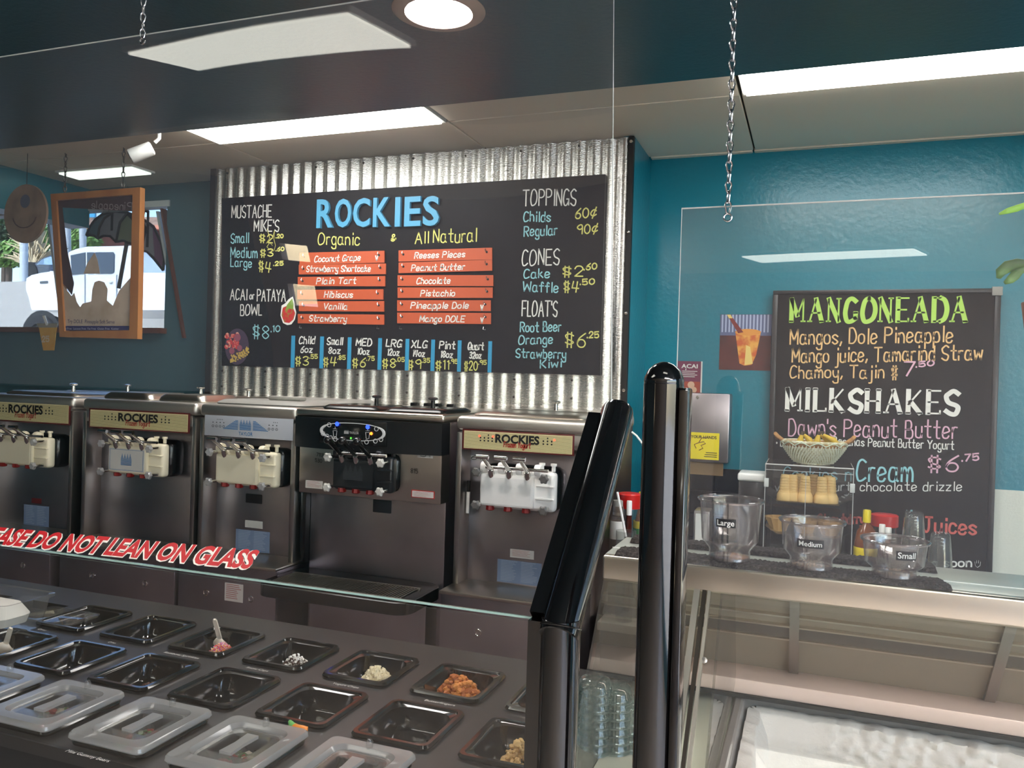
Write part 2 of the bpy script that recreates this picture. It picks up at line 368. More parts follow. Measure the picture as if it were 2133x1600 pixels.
# ------------------------------------------------------------------ light fixtures
LENS = mat('lit fluorescent lens', (255, 251, 247), .4, emit=LAMP)
def troffer(x0, x1, y0, y1, z, label, m=LENS, d=.012):
    t = thing('ceiling_light', label, 'light', ((x0+x1)/2, (y0+y1)/2, z), 'fluorescent ceiling lights')
    f = B(); 
    for a in ((x0, x1, y0, y0+.014), (x0, x1, y1-.014, y1), (x0, x0+.014, y0+.014, y1-.014), (x1-.014, x1, y0+.014, y1-.014)): box(f, *a, z-.006, z+d)
    obj('frame', f, WHITE, t); obj('diffuser', bx(x0+.014, x1-.014, y0+.014, y1-.014, z-.014, z+d-.004), m, t)
    return t
troffer(-2.622, -1.462, 2.47, 3.055, ZC, 'lit rectangular ceiling light above the corrugated menu wall')
troffer(-.272, .888, 2.47, 3.055, ZC, 'lit rectangular ceiling light at upper right above the teal wall')
FILL_LENS = mat('lit lens', (255, 248, 244), .4, emit=LAMP*2.2); LENS3 = mat('softly lit lens', (248, 246, 234), .4, emit=3.4)
troffer(-3.9, -3.36, 3.26, 3.42, ZC-.004, 'small far ceiling light above the wooden poster frame', mat('dim lens', (225, 240, 225), .4, emit=.8))
troffer(-2.20, -1.28, .10, .50, ZSOF-.014, 'ceiling light in the dark soffit over the toppings counter', LENS3)
troffer(-.157, .277, .26, .435, ZSOF-.014, 'small ceiling light in the dark soffit over the freezer cabinet', LENS3)
troffer(.25, 1.45, -1.1, -.5, ZSOF-.014, 'added fill light in the soffit just behind the camera', FILL_LENS)  # unseen troffer added as front fill, kept clear of the pane reflections
troffer(1.7, 2.9, -1.1, -.5, ZSOF-.014, 'added fill light in the soffit behind the camera, by the added side window', FILL_LENS)  # second unseen fill troffer, added to light the machine fronts
tl_ = troffer(-.71, .71, -5.07, -4.65, ZC-.014, 'ceiling light over the customer area behind the camera', LENS3)
tl_.rotation_euler.z = math.radians(19.7)
c = PZ(914, 22, ZSOF)
t = thing('recessed_downlight', 'round lit downlight with beige trim in the dark soffit', 'light', (c.x, c.y, ZSOF))
obj('trim_ring', lathe(B(), [(.084, -.004), (.088, -.009), (.112, -.007), (.121, -.002), (.121, 0), (.084, 0)], c, 48), mat('downlight trim', (186, 160, 146), .5), t)
obj('lens', lathe(B(), [(0, -.0035), (.084, -.0035), (.084, -.0005), (0, -.0005)], c, 40), mat('lit downlight lens', (255, 246, 238), .3, emit=70), t)
# security camera
c = PY(302, 296, 2.75)
t = thing('security_camera', 'white bullet security camera hanging from the ceiling', 'camera', (c.x, c.y, ZC-.12))
top = PZ(318, 281, ZC)
top = V((c.x+.05, c.y+.03, ZC))
obj('mount', lathe(B(), [(.028, 0), (.028, -.012), (.01, -.016), (0, -.016)], top, 20), WHITEP, t)
obj('arm', tube(B(), [top-V((0, 0, .01)), top-V((0, 0, .055)), top-V((.015, .01, .075))], .008, 10), WHITEP, t)
a = PY(318, 308, 2.75); b = PY(272, 326, 2.70)
obj('body', tube(B(), [a, a+(b-a)*.05, a+(b-a)*.97, b], [.022, .03, .032, .030], 18), WHITEP, t)
d = (b-a).normalized(); obj('lens', tube(B(), [b-d*.001, b+d*.004], .026, 18), BLACKG, t)

# ------------------------------------------------------------------ corrugated wall, menu board
x0, x1 = PY(452, 500, DC).x, PY(1306, 500, DC).x
t = thing('corrugated_sheeting', 'galvanised corrugated metal sheet covering the wall behind the menu board', 'wall panel', ((x0+x1)/2, DC, .9))
bm = B(); per = .0677; n = int((x1-x0)/per*10); ring = []
for i in range(n+1):
    x = x0+(x1-x0)*i/n; y = DC-.0065*math.cos((x-x0)/per*2*math.pi)-.007
    ring.append((bm.verts.new((x, y, .9)), bm.verts.new((x, y, ZC-.006)), bm.verts.new((x, DC+.004, .9)), bm.verts.new((x, DC+.004, ZC-.006))))
for A, C in zip(ring, ring[1:]):
    bm.faces.new((A[0], C[0], C[1], A[1])); bm.faces.new((A[3], C[3], C[2], A[2]))
obj('sheet', bm, GALV, t, sharp=60)
sc = B()
for zz, st in ((ZC-.035, 3), (1.62, 3), (1.70, 3)):
    for k in range(1, int((x1-x0)/per), 4):
        lathe(sc, [(.006, 0), (.005, .004), (0, .005)], (x0+per*(k+.0), DC-.0135, zz+.003*(k % 3)), 8, (0, -1, 0))
obj('screw_heads', sc, mat('screw', (70, 66, 62), .4, .8), t, kind='stuff')
p = PY(1312, 500, DC)
obj('edge_trim', bx(x1, -.752, DC-.022, DC+.006, .9, ZC-.006), BLACKM, t)
obj('edge_trim', bx(x0-.035, x0, DC-.022, DC+.006, .9, ZC-.006), BLACKM, t)
sc = B()
for zz in (ZC-.03, 2.35, 2.0, 1.67): lathe(sc, [(.009, 0), (.007, .005), (0, .006)], ((x1-.752)/2+.0, DC-.022, zz), 10, (0, -1, 0))
obj('rivets', sc, CHROME, t, kind='stuff')

YB = DC-.035
q = [PY(*p, YB) for p in ((462, 413), (1261, 363), (1250, 782), (462, 762))]
t = thing('menu_board', 'large black menu board with chalk prices on the corrugated wall', 'menu', ((q[0].x+q[1].x)/2, YB, q[3].z))
obj('panel', prism(B(), q, (0, .018, 0)), BOARD, t); PAR[0] = t
M1, M2 = zoom(440, 340, 3.44), zoom(900, 260, 2.758)
inks = {}
def ink(m): 
    if m.name not in inks: inks[m.name] = (B(), m)
    return inks[m.name][0]
def chalk(z, text, a, b, h, m, wd=.0075, Y=YB, **k):
    pa, pb = z(*a), z(*b); A, C = PY(*pa, Y), PY(*pb, Y)
    H = (PY(pa[0], pa[1], Y).z, PY(z(a[0], a[1]-h)[0], z(a[0], a[1]-h)[1], Y).z)
    bm = B(); write(bm, text, A, C, H[1]-H[0], wd, **k); obj('lettering', bm, m, PAR[0])
W = .0056
for text, a, b, h, m in (("MUSTACHE", (148, 388), (432, 388), 85, CHW), ("MIKE'S", (308, 488), (485, 486), 80, CHW), ("Small", (142, 572), (268, 570), 68, CHC), ("Medium", (140, 672), (330, 680), 70, CHC), ("Large", (140, 738), (290, 745), 58, CHC),
    ("$2", (348, 562), (440, 570), 55, CHY), (".20", (465, 537), (516, 535), 26, CHY), ("$3", (354, 668), (443, 668), 52, CHY), (".60", (465, 630), (522, 628), 26, CHY), ("$4", (342, 768), (428, 785), 70, CHY), (".25", (448, 735), (516, 730), 28, CHY),
    ("ACAI", (137, 978), (256, 978), 75, CHW), ("or", (277, 975), (308, 972), 48, CHW), ("PATAYA", (330, 988), (532, 990), 82, CHW), ("BOWL", (210, 1090), (362, 1088), 76, CHW), ("$8", (300, 1248), (412, 1258), 90, CHC), (".10", (430, 1210), (493, 1205), 42, CHC),
    ("Organic", (767, 580), (1062, 585), 82, CHY), ("&", (1287, 560), (1324, 556), 48, CHY), ("All", (1462, 575), (1556, 573), 80, CHY), ("Natural", (1592, 570), (1900, 562), 92, CHY)):
    chalk(M1, text, a, b, h, m, W)
for text, a, b, h, m in (("TOPPINGS", (522, 466), (826, 460), 90, CHW), ("Childs", (527, 555), (680, 555), 55, CHC), ("60¢", (824, 540), (943, 528), 55, CHY), ("Regular", (529, 640), (718, 630), 55, CHC), ("90¢", (834, 630), (950, 618), 52, CHY),
    ("CONES", (518, 808), (730, 802), 88, CHW), ("Cake", (528, 882), (675, 878), 50, CHC), ("$2", (752, 868), (866, 870), 56, CHY), (".60", (874, 834), (946, 828), 34, CHY), ("Waffle", (524, 958), (724, 962), 55, CHC), ("$4", (758, 955), (842, 962), 60, CHY), (".50", (852, 920), (933, 915), 32, CHY),
    ("FLOAT'S", (517, 1100), (718, 1102), 86, CHW), ("Root Beer", (507, 1190), (740, 1186), 54, CHC), ("Orange", (498, 1262), (692, 1256), 50, CHC), ("$6", (766, 1270), (880, 1276), 78, CHY), (".25", (892, 1226), (957, 1222), 34, CHY), ("Strawberry", (482, 1338), (768, 1342), 50, CHC), ("Kiwi", (622, 1398), (742, 1392), 46, CHC)):
    chalk(M2, text, a, b, h, m, W)
for i, (n1, n2, d1, d2, cx) in enumerate((("Child", "6oz", "$3", ".55", 685), ("Small", "8oz", "$4", ".85", 885), ("MED", "10oz", "$6", ".75", 1093), ("LRG", "12oz", "$8", ".05", 1308), ("XLG", "14oz", "$9", ".35", 1490), ("Pint", "18oz", "$11", ".95", 1690), ("Quart", "32oz", "$20", ".95", 1895))):
    s = 7.2*i
    chalk(M1, n1, (cx-55, 1292+s), (cx+55, 1294+s), 50, CHW, .006, slant=.12); chalk(M1, n2, (cx-44, 1355+s), (cx+38, 1357+s), 44, CHW, .0056, slant=.12)
    chalk(M1, d1, (cx-80, 1448+s*.8), (cx+12, 1448+s*.8), 62, CHY, .005); chalk(M1, d2, (cx+22, 1400+s), (cx+76, 1400+s), 30, CHY, .0042)
for bm, m in inks.values(): obj('lettering', bm, m, t)
inks.clear()
for x in (585, 791, 989, 1207, 1403, 1587, 1777, 1996):
    f = (x-585)/1411; a = M1(x-9, 1236+40*f); b = M1(x+11, 1466+34*f)
    A, C = PY(*a, YB), PY(*b, YB); obj('tape_strip', bx(A.x, C.x, YB-.0015, YB, C.z, A.z), TAPE, t)
for ch, l, r in (('R', 765, 882), ('O', 895, 1012), ('C', 1025, 1146), ('K', 1168, 1292), ('I', 1325, 1362), ('E', 1392, 1508), ('S', 1524, 1640)):
    f = (l-765)/875; a, b = M1(l, 470-16*f), M1(r, 469-16*f-2); tp = M1(l, 266-26*f)
    A, C = PY(*a, YB), PY(*b, YB); bm = printed(B(), ch, A, V((C.x, A.y, A.z)), PY(*tp, YB).z-A.z, bold=.022, ext=.016, lift=0)
    obj('raised_letter', bm, BLUE, t, sharp=30)
for x, y in ((635, 1180), (1190, 1185), (1352, 1187), (1950, 1192)):
    a = PY(*M1(x, y), YB); obj('hook', tube(B(), [a+V((0, 0, .012)), a+V((0, -.004, 0)), a+V((.014, -.008, -.002)), a+V((.014, -.010, .003))], .0016, 6), CHROME, t)
# dragon fruit sticker: white-bordered cut-out
def flat(name, pts, m, par, z=M1, Y=YB, lift=.001, th=.0006, **k):
    return obj(name, prism(B(), [PY(*z(*p), Y)+V((0, -lift, 0)) for p in pts], (0, th, 0)), m, par, **k)
s = flat('fruit_sticker', [(585, 955), (597, 1000), (600, 1030), (610, 1070), (600, 1120), (575, 1155), (545, 1160), (515, 1145), (497, 1090), (505, 1020), (530, 1005), (555, 975)], WHITE, t, label='white-edged dragon fruit sticker')
obj('fruit', prism(B(), [PY(*M1(*p), YB)+V((0, -.0018, 0)) for p in ((545, 1022), (585, 1030), (603, 1075), (590, 1120), (560, 1145), (525, 1140), (505, 1090), (515, 1035))], (0, .0006, 0)), mat('dragon fruit', (196, 40, 44), .5, var=((150, 120, 40), 55, .5, .6)), s)
obj('leaf', prism(B(), [PY(*M1(*p), YB)+V((0, -.0022, 0)) for p in ((582, 968), (592, 1010), (588, 1050), (560, 1040), (530, 1060), (545, 1015))], (0, .0006, 0)), mat('dragon fruit leaf', (126, 158, 58), .5), s)
# acai bowl photo sticker
c0 = PY(*M1(185, 1315), YB); s = obj('bowl_sticker', disc(B(), c0+V((0, -.001, 0)), (PY(*M1(185, 1185), YB)-c0).z, n=36, rx=.8), mat('purple bowl', (70, 54, 76), .35), t, label='round photo sticker of an acai bowl')
bm = B()
for k in range(46):
    a = PY(*M1(random.uniform(105, 200), random.uniform(1225, 1320)), YB); disc(bm, a+V((0, -.0016-.00001*k, 0)), random.uniform(.006, .012), n=7)
obj('berries', bm, mat('berries', (200, 60, 66), .5, var=((236, 176, 150), 60, .5, .62)), s, kind='stuff')
bm = B()
for x, y, r in ((190, 1250, .02), (205, 1325, .016), (150, 1345, .017)): disc(bm, PY(*M1(x, y), YB)+V((0, -.0024, 0)), r, n=20)
obj('fruit_slices', bm, mat('plum slices', (150, 84, 104), .5), s)
bm = B()
for k in range(70):
    u = random.random(); a = PY(*M1(140+125*u+random.uniform(-10, 10), 1400-60*u*u+random.uniform(-25, 25)), YB); disc(bm, a+V((0, -.0026-.00001*k, 0)), random.uniform(.003, .007), n=6)
obj('granola', bm, mat('granola', (206, 172, 84), .7), s, kind='stuff')
# peace-hand doodle on the board
bm = B(); P = [PY(*M1(x, y), YB) for x, y in ((395, 575), (420, 540), (402, 470), (420, 535), (440, 540), (455, 480), (450, 545), (462, 590), (450, 630), (420, 620), (400, 600), (420, 570), (440, 590))]
for a, b in zip(P, P[1:]): 
    bar(bm, a+V((0, -.001, 0)), b+V((0, -.001, 0)), .001, .004, up=(0, 1, 0))
obj('hand_doodle', bm, CHY, t)
# flavour strips hanging on hooks
LCOL = [("Coconut Grape", 632, 642, 1240, 627, 728, 712, 740, 708, 1068, 696), ("Strawberry Shortcake", 627, 728, 1250, 718, 797, 795, 682, 778, 1140, 776), ("Plain Tart", 620, 815, 1245, 808, 880, 882, 754, 866, 1035, 862), ("Hibiscus", 617, 908, 1232, 903, 975, 977, 810, 962, 1012, 962), ("Vanilla", 628, 990, 1238, 988, 1060, 1063, 805, 1046, 973, 1048), ("Strawberry", 620, 1080, 1238, 1085, 1147, 1157, 702, 1132, 968, 1136)]
RCOL = [("Reeses Pieces", 1342, 625, 2012, 605, 705, 690, 1457, 682, 1816, 672), ("Peanut Butter", 1342, 712, 2012, 692, 788, 770, 1434, 772, 1813, 762), ("Chocolate", 1335, 803, 2020, 802, 880, 880, 1472, 865, 1710, 862), ("Pistachio", 1335, 890, 2015, 890, 965, 965, 1500, 953, 1743, 953), ("Pineapple Dole", 1332, 982, 2002, 982, 1060, 1060, 1430, 1040, 1841, 1040), ("Mango DOLE", 1332, 1070, 2003, 1073, 1147, 1153, 1494, 1135, 1813, 1138)]
ordi = ['topmost', 'second', 'third', 'fourth', 'fifth', 'lowest']
YS = YB-.009
for col, rowsL in (('left', LCOL), ('right', RCOL)):
    for i, (tx, xa, ya, xb, yb, za, zb, ta, tya, tb, tyb) in enumerate(rowsL):
        P = [PY(*M1(*p), YS) for p in ((xa, ya), (xb, yb), (xb, zb), (xa, za))]
        if col == 'right' and i in (0, 4, 5): lab = 'orange flavour strip, %s of the right column on the menu board' % (ordi[i] if i in (0, 5) else 'fifth from top')
        else: lab = 'orange hanging flavour strip lettered %s in the %s column' % (tx, col)
        r = thing('flavour_strip', lab, 'sign', ((P[0]+P[1])/2).to_tuple()[:2]+(P[3].z,), 'orange flavour strips on the menu board')
        obj('plaque', prism(B(), P, (0, .006, 0)), ORANGE, r)
        A, C = PY(*M1(ta, tya), YS), PY(*M1(tb, tyb), YS)
        bm = B(); write(bm, tx, A, C, hgt(*M1(ta, tya), 12.2, YS), .0050, slant=.16, jit=.15)
        if (col == 'left' and i == 0) or (col == 'right' and i > 3):
            vx = (1178, 697) if col == 'left' else (1932, 1052+92*(i-4)); write(bm, "V", PY(*M1(*vx), YS), PY(*M1(vx[0]+16, vx[1]), YS), .022, .006)
        obj('lettering', bm, WHITE, r)
        for hx in (xa+35, xb-38):
            f = (hx-xa)/(xb-xa); a = PY(*M1(hx, ya+(yb-ya)*f+30), YS)
            obj('hook', tube(B(), [a+V((-.006, -.002, .014)), a+V((-.006, -.005, .004)), a+V((0, -.008, 0)), a+V((0, .004, 0))], .0016, 6), CHROME, r)
            obj('hole', lathe(B(), [(0, 0), (.0055, 0), (.0055, .0012), (0, .0012)], a, 12, (0, -1, 0)), INK, r)

# ================================================================== SOFT SERVE MACHINES
PLATE = mat('pale yellow plate', (236, 224, 172), .4)
LINE = mat('olive plate lines', (150, 140, 96), .5)
MAROON = mat('maroon border', (104, 34, 34), .4)
SILV = mat('silver blue panel', (200, 204, 214), .35)
PAPER = mat('white sticker', (226, 222, 216), .6); BLUEP = mat('pale blue sticker', (134, 152, 182), .5); DARKP = mat('dark sticker', (24, 24, 28), .4)
ZTOP, ZSH = EYE-.0500*D, .958
def crown(bm, c, wd, h, nrm=(0, -1, 0)):
    n = 10
    for i in range(n):
        z0, z1 = c.z+h*i/n, c.z+h*(i+.62)/n
        if i < 5: segs = [(-.5, .5)]
        else: k = (n-i)/5*.12; segs = [(-.38+.25*j-k, -.38+.25*j+k) for j in range(4)]
        for a, b in segs: quad(bm, (c.x+wd*a, c.y-.0012, z0), (c.x+wd*b, c.y-.0012, z0), (c.x+wd*b, c.y-.0012, z1), (c.x+wd*a, c.y-.0012, z1))
def notice(x0, x1, z0, z1, y, par, m, mi, rowsN, name='sticker', title=None, label=None):
    s = obj(name, bx(x0, x1, y-.0012, y, z0, z1), m, par, label=label)
    bm = B(); h = z1-z0
    for i in range(rowsN):
        z = z1-h*(i+.9+(.8 if title else 0))/(rowsN+1.4); 
        for a, b in ((.08, .46), (.54, .92)) if rowsN > 9 else ((.08, .92),):
            e = b-(b-a)*random.uniform(0, .35); quad(bm, *[(x0+(x1-x0)*u, y-.0018, v) for u, v in ((a, z), (e, z), (e, z+h*.028), (a, z+h*.028))])
    if title: printed(bm, title, (x0+(x1-x0)*.2, y-.0012, z1-h*.2), (x0+(x1-x0)*.86, y-.0012, z1-h*.2), h*.11, lift=.0006)
    obj('print', bm, mi, s)
def knob(p, par, m, ln=.045, r=.0155):
    k = obj('clamp_knob', lathe(B(), [(0, -.004), (r*.8, -.003), (r, .002), (r, .010), (r*.7, .014), (0, .014)], p+V((0, -ln, 0)), 30, (0, -1, 0), 6, .13), m, par)
    obj('stud', tube(B(), [p, p+V((0, -ln+.002, 0))], .0062, 10), CHROME if m is not BLACKP else BLACKP, k)
KNOB = glass('clear knob plastic', (225, 225, 228), .1, .12, haze=.5)
KNOBW = mat('white knob', (214, 212, 206), .3); KNOBG = mat('grey knob', (110, 108, 106), .3)
def door(t, xl, xr, yt, yb, m, plate, km, black=False, Df=D-.05):
    A, C = PY(xl, (yt+yb)/2, Df), PY(xr, yb, Df); z1 = PY(xr, yt, Df).z; z0 = C.z; x0, x1 = A.x, C.x; Wd, H = x1-x0, z1-z0
    obj('freezer_shroud', bx(x0-.004, x1+.006, Df+.046, D+.085, z0-.004, z1+.012, .03, 4), BLACKP, t)
    bm = B(); box(bm, x0, x1, Df+.006, Df+.048, z0, z1, .014, 3); box(bm, x0+.03*Wd, x1-.26*Wd if not black else x1-.3*Wd, Df-.006, Df+.02, z0+.06*H, z1-.12*H, .006)
    for a in (.30, .62): box(bm, x1-.24*Wd, x1-.01*Wd, Df-.002, Df+.02, z0+H*a, z0+H*(a+.05), .003)
    dr = obj('dispensing_door', bm, m, t)
    px0, px1 = x0+.05*Wd, x1-.29*Wd; pz0, pz1 = z0+.12*H, z1-.2*H
    pl = obj('door_label', bx(px0, px1, Df-.0075, Df-.006, pz0, pz1), plate, t)
    if plate is PAPER:
        bm = B(); crown(bm, V(((px0+px1)/2, Df-.0075, pz0+.18*H)), .30*(px1-px0), .36*H); 
        for a, b, c_, d in ((.03, .97, .04, .055), (.03, .97, .945, .96)): quad(bm, *[(px0+(px1-px0)*u, Df-.0082, pz0+(pz1-pz0)*v) for u, v in ((a, c_), (b, c_), (b, d), (a, d))])
        for a in (.03, .96): quad(bm, *[(px0+(px1-px0)*u, Df-.0082, pz0+(pz1-pz0)*v) for u, v in ((a, .04), (a+.01, .04), (a+.01, .96), (a, .96))])
        obj('crown_emblem', bm, INKB, pl)
    if black:
        bm = B(); crown(bm, V(((px0+px1)/2, Df-.0075, pz0+.2*H)), .5*(px1-px0), .42*H); obj('crown_emblem', bm, mat('dark emblem', (70, 72, 76), .4), pl)
    ax = [x0+Wd*u for u in (.13, .37, .61)]
    for u in (.02, .25, .49, .73): obj('valve_cap', lathe(B(), [(0, -.012), (.019, -.010), (.021, 0), (.019, .012), (.0, .014)], (x0+Wd*u+.012, Df+.012, z1+.004), 20, (1, 0, 0)), m, t)
    for u in (.73, .88): obj('prime_plug', lathe(B(), [(.007, 0), (.007, .018), (.011, .019), (.011, .027), (0, .028)], (x0+Wd*u+.02, Df+.03, z1+.002), 12), m, t)
    for x in ax:
        p0 = V((x+.012, Df-.002, z1-.004)); p1 = p0+V((-.006, -.066, .050)); p2 = p1+V((0, -.018, .004))
        if black:
            h = obj('draw_handle', tube(B(), [p0, p0+(p1-p0)*.5, p1+V((0, -.02, .012))], [.007, .0085, .011], 12), BLACKG, t)
            lathe_b = B(); bmesh.ops.create_uvsphere(lathe_b, u_segments=16, v_segments=10, radius=.0155, matrix=Matrix.Translation(p1+V((0, -.024, .014)))); obj('handle_ball', lathe_b, BLACKG, h)
        else:
            h = obj('draw_handle', tube(B(), [p0, p0+(p1-p0)*.55, p1], [.0085, .0075, .007], 10), CHROME, t)
            obj('handle_tip', tube(B(), [p1+V((-.024, 0, .001)), p1+V((.02, 0, .001))], .0078, 10), CHROME, h)
        obj('pivot', lathe(B(), [(0, -.02), (.011, -.018), (.013, 0), (.010, .016), (0, .018)], p0+V((0, .0, -.012)), 14, (0, -.5, 1)), CHROME, h)
    obj('pivot_pin', tube(B(), [(x0+.1*Wd, Df-.004, z1+.006), (x1-.08*Wd, Df-.004, z1+.006)], .006, 10), CHROME, t)
    for x, z in ((x0+.04*Wd, z1-.06*H), (x1-.08*Wd, z1-.12*H), (x0+.04*Wd, z0+.1*H), (x1-.08*Wd, z0+.1*H)): knob(V((x, Df+.004, z)), t, km)
    for x in ax: obj('spout', lathe(B(), [(.014, .012), (.015, -.003), (.010, -.006), (0, -.006)], (x+.006, Df+.012, z0-.004), 14, lobes=6, lob=.1), REDS, t)
def plate_rockies(t, z, c4, lights=False):
    P = [PY(*p, D-.004) for p in c4]; x0, x1 = P[0].x, P[1].x; z1 = (P[0].z+P[1].z)/2; z0 = (P[2].z+P[3].z)/2; W_, H = x1-x0, z1-z0
    b = obj('name_plate', bx(x0, x1, D-.005, D-.002, z0, z1, .0012), MAROON, t, label='maroon-edged yellow plate lettered ROCKIES')
    obj('plate_face', bx(x0+.016*W_, x1-.016*W_, D-.0058, D-.004, z0+.07*H, z1-.07*H), PLATE, b)
    bm = B(); n = 14
    for i in range(n):
        zz = z0+.1*H+.8*H*i/n; quad(bm, (x0+.02*W_, D-.0061, zz), (x1-.02*W_, D-.0061, zz), (x1-.02*W_, D-.0061, zz+.018*H), (x0+.02*W_, D-.0061, zz+.018*H))
    obj('plate_lines', bm, LINE, b)
    bm = B(); xa, xb = x0+.305*W_, x0+.70*W_; printed(bm, "ROCKIES", (xa, D-.0058, z0+.44*H), (xb, D-.0058, z0+.44*H), .40*H, bold=.04, lift=.0010)
    for u0, n_ in ((.17, 4), (.735, 3)):
        for i in range(n_):
            for v in (.48, .62): disc(bm, (x0+W_*(u0+.036*i), D-.0066, z0+v*H), .045*H, n=8)
            if i == n_//2: disc(bm, (x0+W_*(u0+.036*i), D-.0066, z0+.76*H), .04*H, n=8)
    obj('lettering', bm, INK, b)
    bm = B(); write(bm, "Frozen Yogurt", (xa+.2*(xb-xa), D-.0058, z0+.24*H), (xa+.8*(xb-xa), D-.0058, z0+.24*H), .24*H, .0035, slant=.15, lift=.0013); obj('script_lettering', bm, mat('red ink', (182, 60, 50), .5), b)
    if lights:
        bm = B()
        for u in (.16, .285, .83): disc(bm, (x0+W_*u, D-.0068, z0+.7*H), .05*H, n=10)
        obj('indicator_lights', bm, mat('red indicator', (255, 60, 40), .3, emit=2.5), b)
RED_T = mat('red print', (180, 50, 50), .6)
def machine(label, xl, xr, hood=True):
    x0, x1 = xl, xr; t = thing('soft_serve_machine', label, 'machine', ((x0+x1)/2, D+.4, 0), 'soft serve machines in a row')
    obj('cabinet', bx(x0+.004, x1-.004, D+.085, D+.74, .08, ZTOP-.004, .006), STEELH, t)
    for s, a in ((1, x0), (-1, x1)): obj('side_panel', bx(a, a+s*.022, D, D+.09, ZSH-.01, ZTOP-.06, .004), STEEL, t)
    obj('hood', bx(x0-.002, x1+.002, D-.006, D+.745, ZTOP-.052, ZTOP, .018, 4), mat('satin hood steel', (206, 202, 194), .42, 1), t)
    bm = B(); box(bm, x0+.02, x1-.02, D-.001, D+.085, EYE-.0875*D, ZTOP-.05, .004); obj('header', bm, STEEL, t)
    bm = B(); box(bm, x0-.002, x1+.004, D-.11, D+.09, ZSH-.012, ZSH, .004); obj('drip_shelf', bm, STEELW, t)
    bm = B(); box(bm, x0, x1, D-.10, D+.09, .08, ZSH-.012, .004); lo = obj('lower_panel', bm, STEELH, t)
    for u in (.3, .76): obj('hole_plug', tube(B(), [V((x0+(x1-x0)*u+.011*math.cos(a), D-.102, ZSH-.13+.011*math.sin(a))) for a in (k*math.pi/7 for k in range(14))], .0022, 6, closed=True), CHROME, lo)
    for u in (.08, .92):
        for y in (D-.05, D+.68): obj('foot', lathe(B(), [(.025, 0), (.025, .01), (.014, .02), (.014, .085), (0, .085)], (x0+(x1-x0)*u, y, 0), 14), STEEL, t)
    return t
def hopper_lid(t, x0, x1, y0, y1, m, z=ZTOP, kn=None, hz=.018):
    cx, cy, hx, hy = (x0+x1)/2, (y0+y1)/2, (x1-x0)/2, (y1-y0)/2
    l = obj('hopper_lid', loft(B(), [rrect(cx, cy, hx, hy, .03, z), rrect(cx, cy, hx+.003, hy+.003, .03, z+.005), rrect(cx, cy, hx*.98, hy*.98, .03, z+hz*.6), rrect(cx, cy, hx*.9, hy*.88, .03, z+hz), rrect(cx, cy, hx*.84, hy*.8, .03, z+hz)], True, True), m, t)
    if kn: obj('lid_knob', lathe(B(), [(.009, 0), (.008, .028), (.019, .032), (.020, .038), (.012, .041), (0, .041)], (cx+kn[0], cy+kn[1], z+hz-.002), 18), kn[2], l)
    return l
mx = lambda u: u*D
# machine 1 (left edge of the picture)
t = machine('soft serve machine at the left edge with a patch of shine on its panel', PY(-62, 840, D).x, mx(-1.1406))
plate_rockies(t, None, ((-34, 831), (147, 842), (147, 886), (-34, 875)))
door(t, -14, 97, 913, 976, CREAMP, CREAMP, KNOB)
a, b = PY(50, 1055, D+.084), PY(101, 1100, D+.084); notice(a.x, b.x, b.z, PY(50, 1050, D+.084).z, D+.085, t, BLUEP, mat('faded print', (170, 184, 206), .6), 11, label='pale blue instruction sticker')
a, b = PY(66, 1037, D+.084), PY(86, 1050, D+.084); obj('sticker', bx(a.x, b.x, D+.0835, D+.085, b.z, a.z), mat('dark red sticker', (104, 30, 34), .5), t)
a, b = PY(128, 906, D+.084), PY(144, 926, D+.084); s = obj('sticker', bx(a.x, b.x, D+.0835, D+.085, b.z, a.z), mat('yellow sticker', (222, 190, 80), .5), t)
obj('sticker_band', bx(a.x, b.x, D+.0825, D+.0835, (a.z+b.z)/2, a.z), mat('red sticker band', (150, 50, 44), .5), s)
hopper_lid(t, mx(-1.33), mx(-1.165), D+.06, D+.3, STEELW, kn=(.02, .05, CHROME)); hopper_lid(t, mx(-1.33), mx(-1.165), D+.36, D+.6, STEELW, kn=(.1, 0, CHROME))
# machine 2
t = machine('soft serve machine with a crown emblem on its cream door, second from left', mx(-1.1196), mx(-.8879))
plate_rockies(t, None, ((186, 850), (396, 861), (396, 903), (186, 891)))
door(t, 224, 336, 926, 996, CREAMP, PAPER, KNOB)
hopper_lid(t, mx(-1.10), mx(-1.0), D+.05, D+.3, STEELW, hz=.03); hopper_lid(t, mx(-.985), mx(-.895), D+.05, D+.3, STEELW, hz=.03)
hopper_lid(t, mx(-1.09), mx(-1.0), D+.4, D+.62, STEELW, kn=(-.01, 0, CHROME)); hopper_lid(t, mx(-.985), mx(-.9), D+.4, D+.62, STEELW, kn=(0, 0, CHROME))
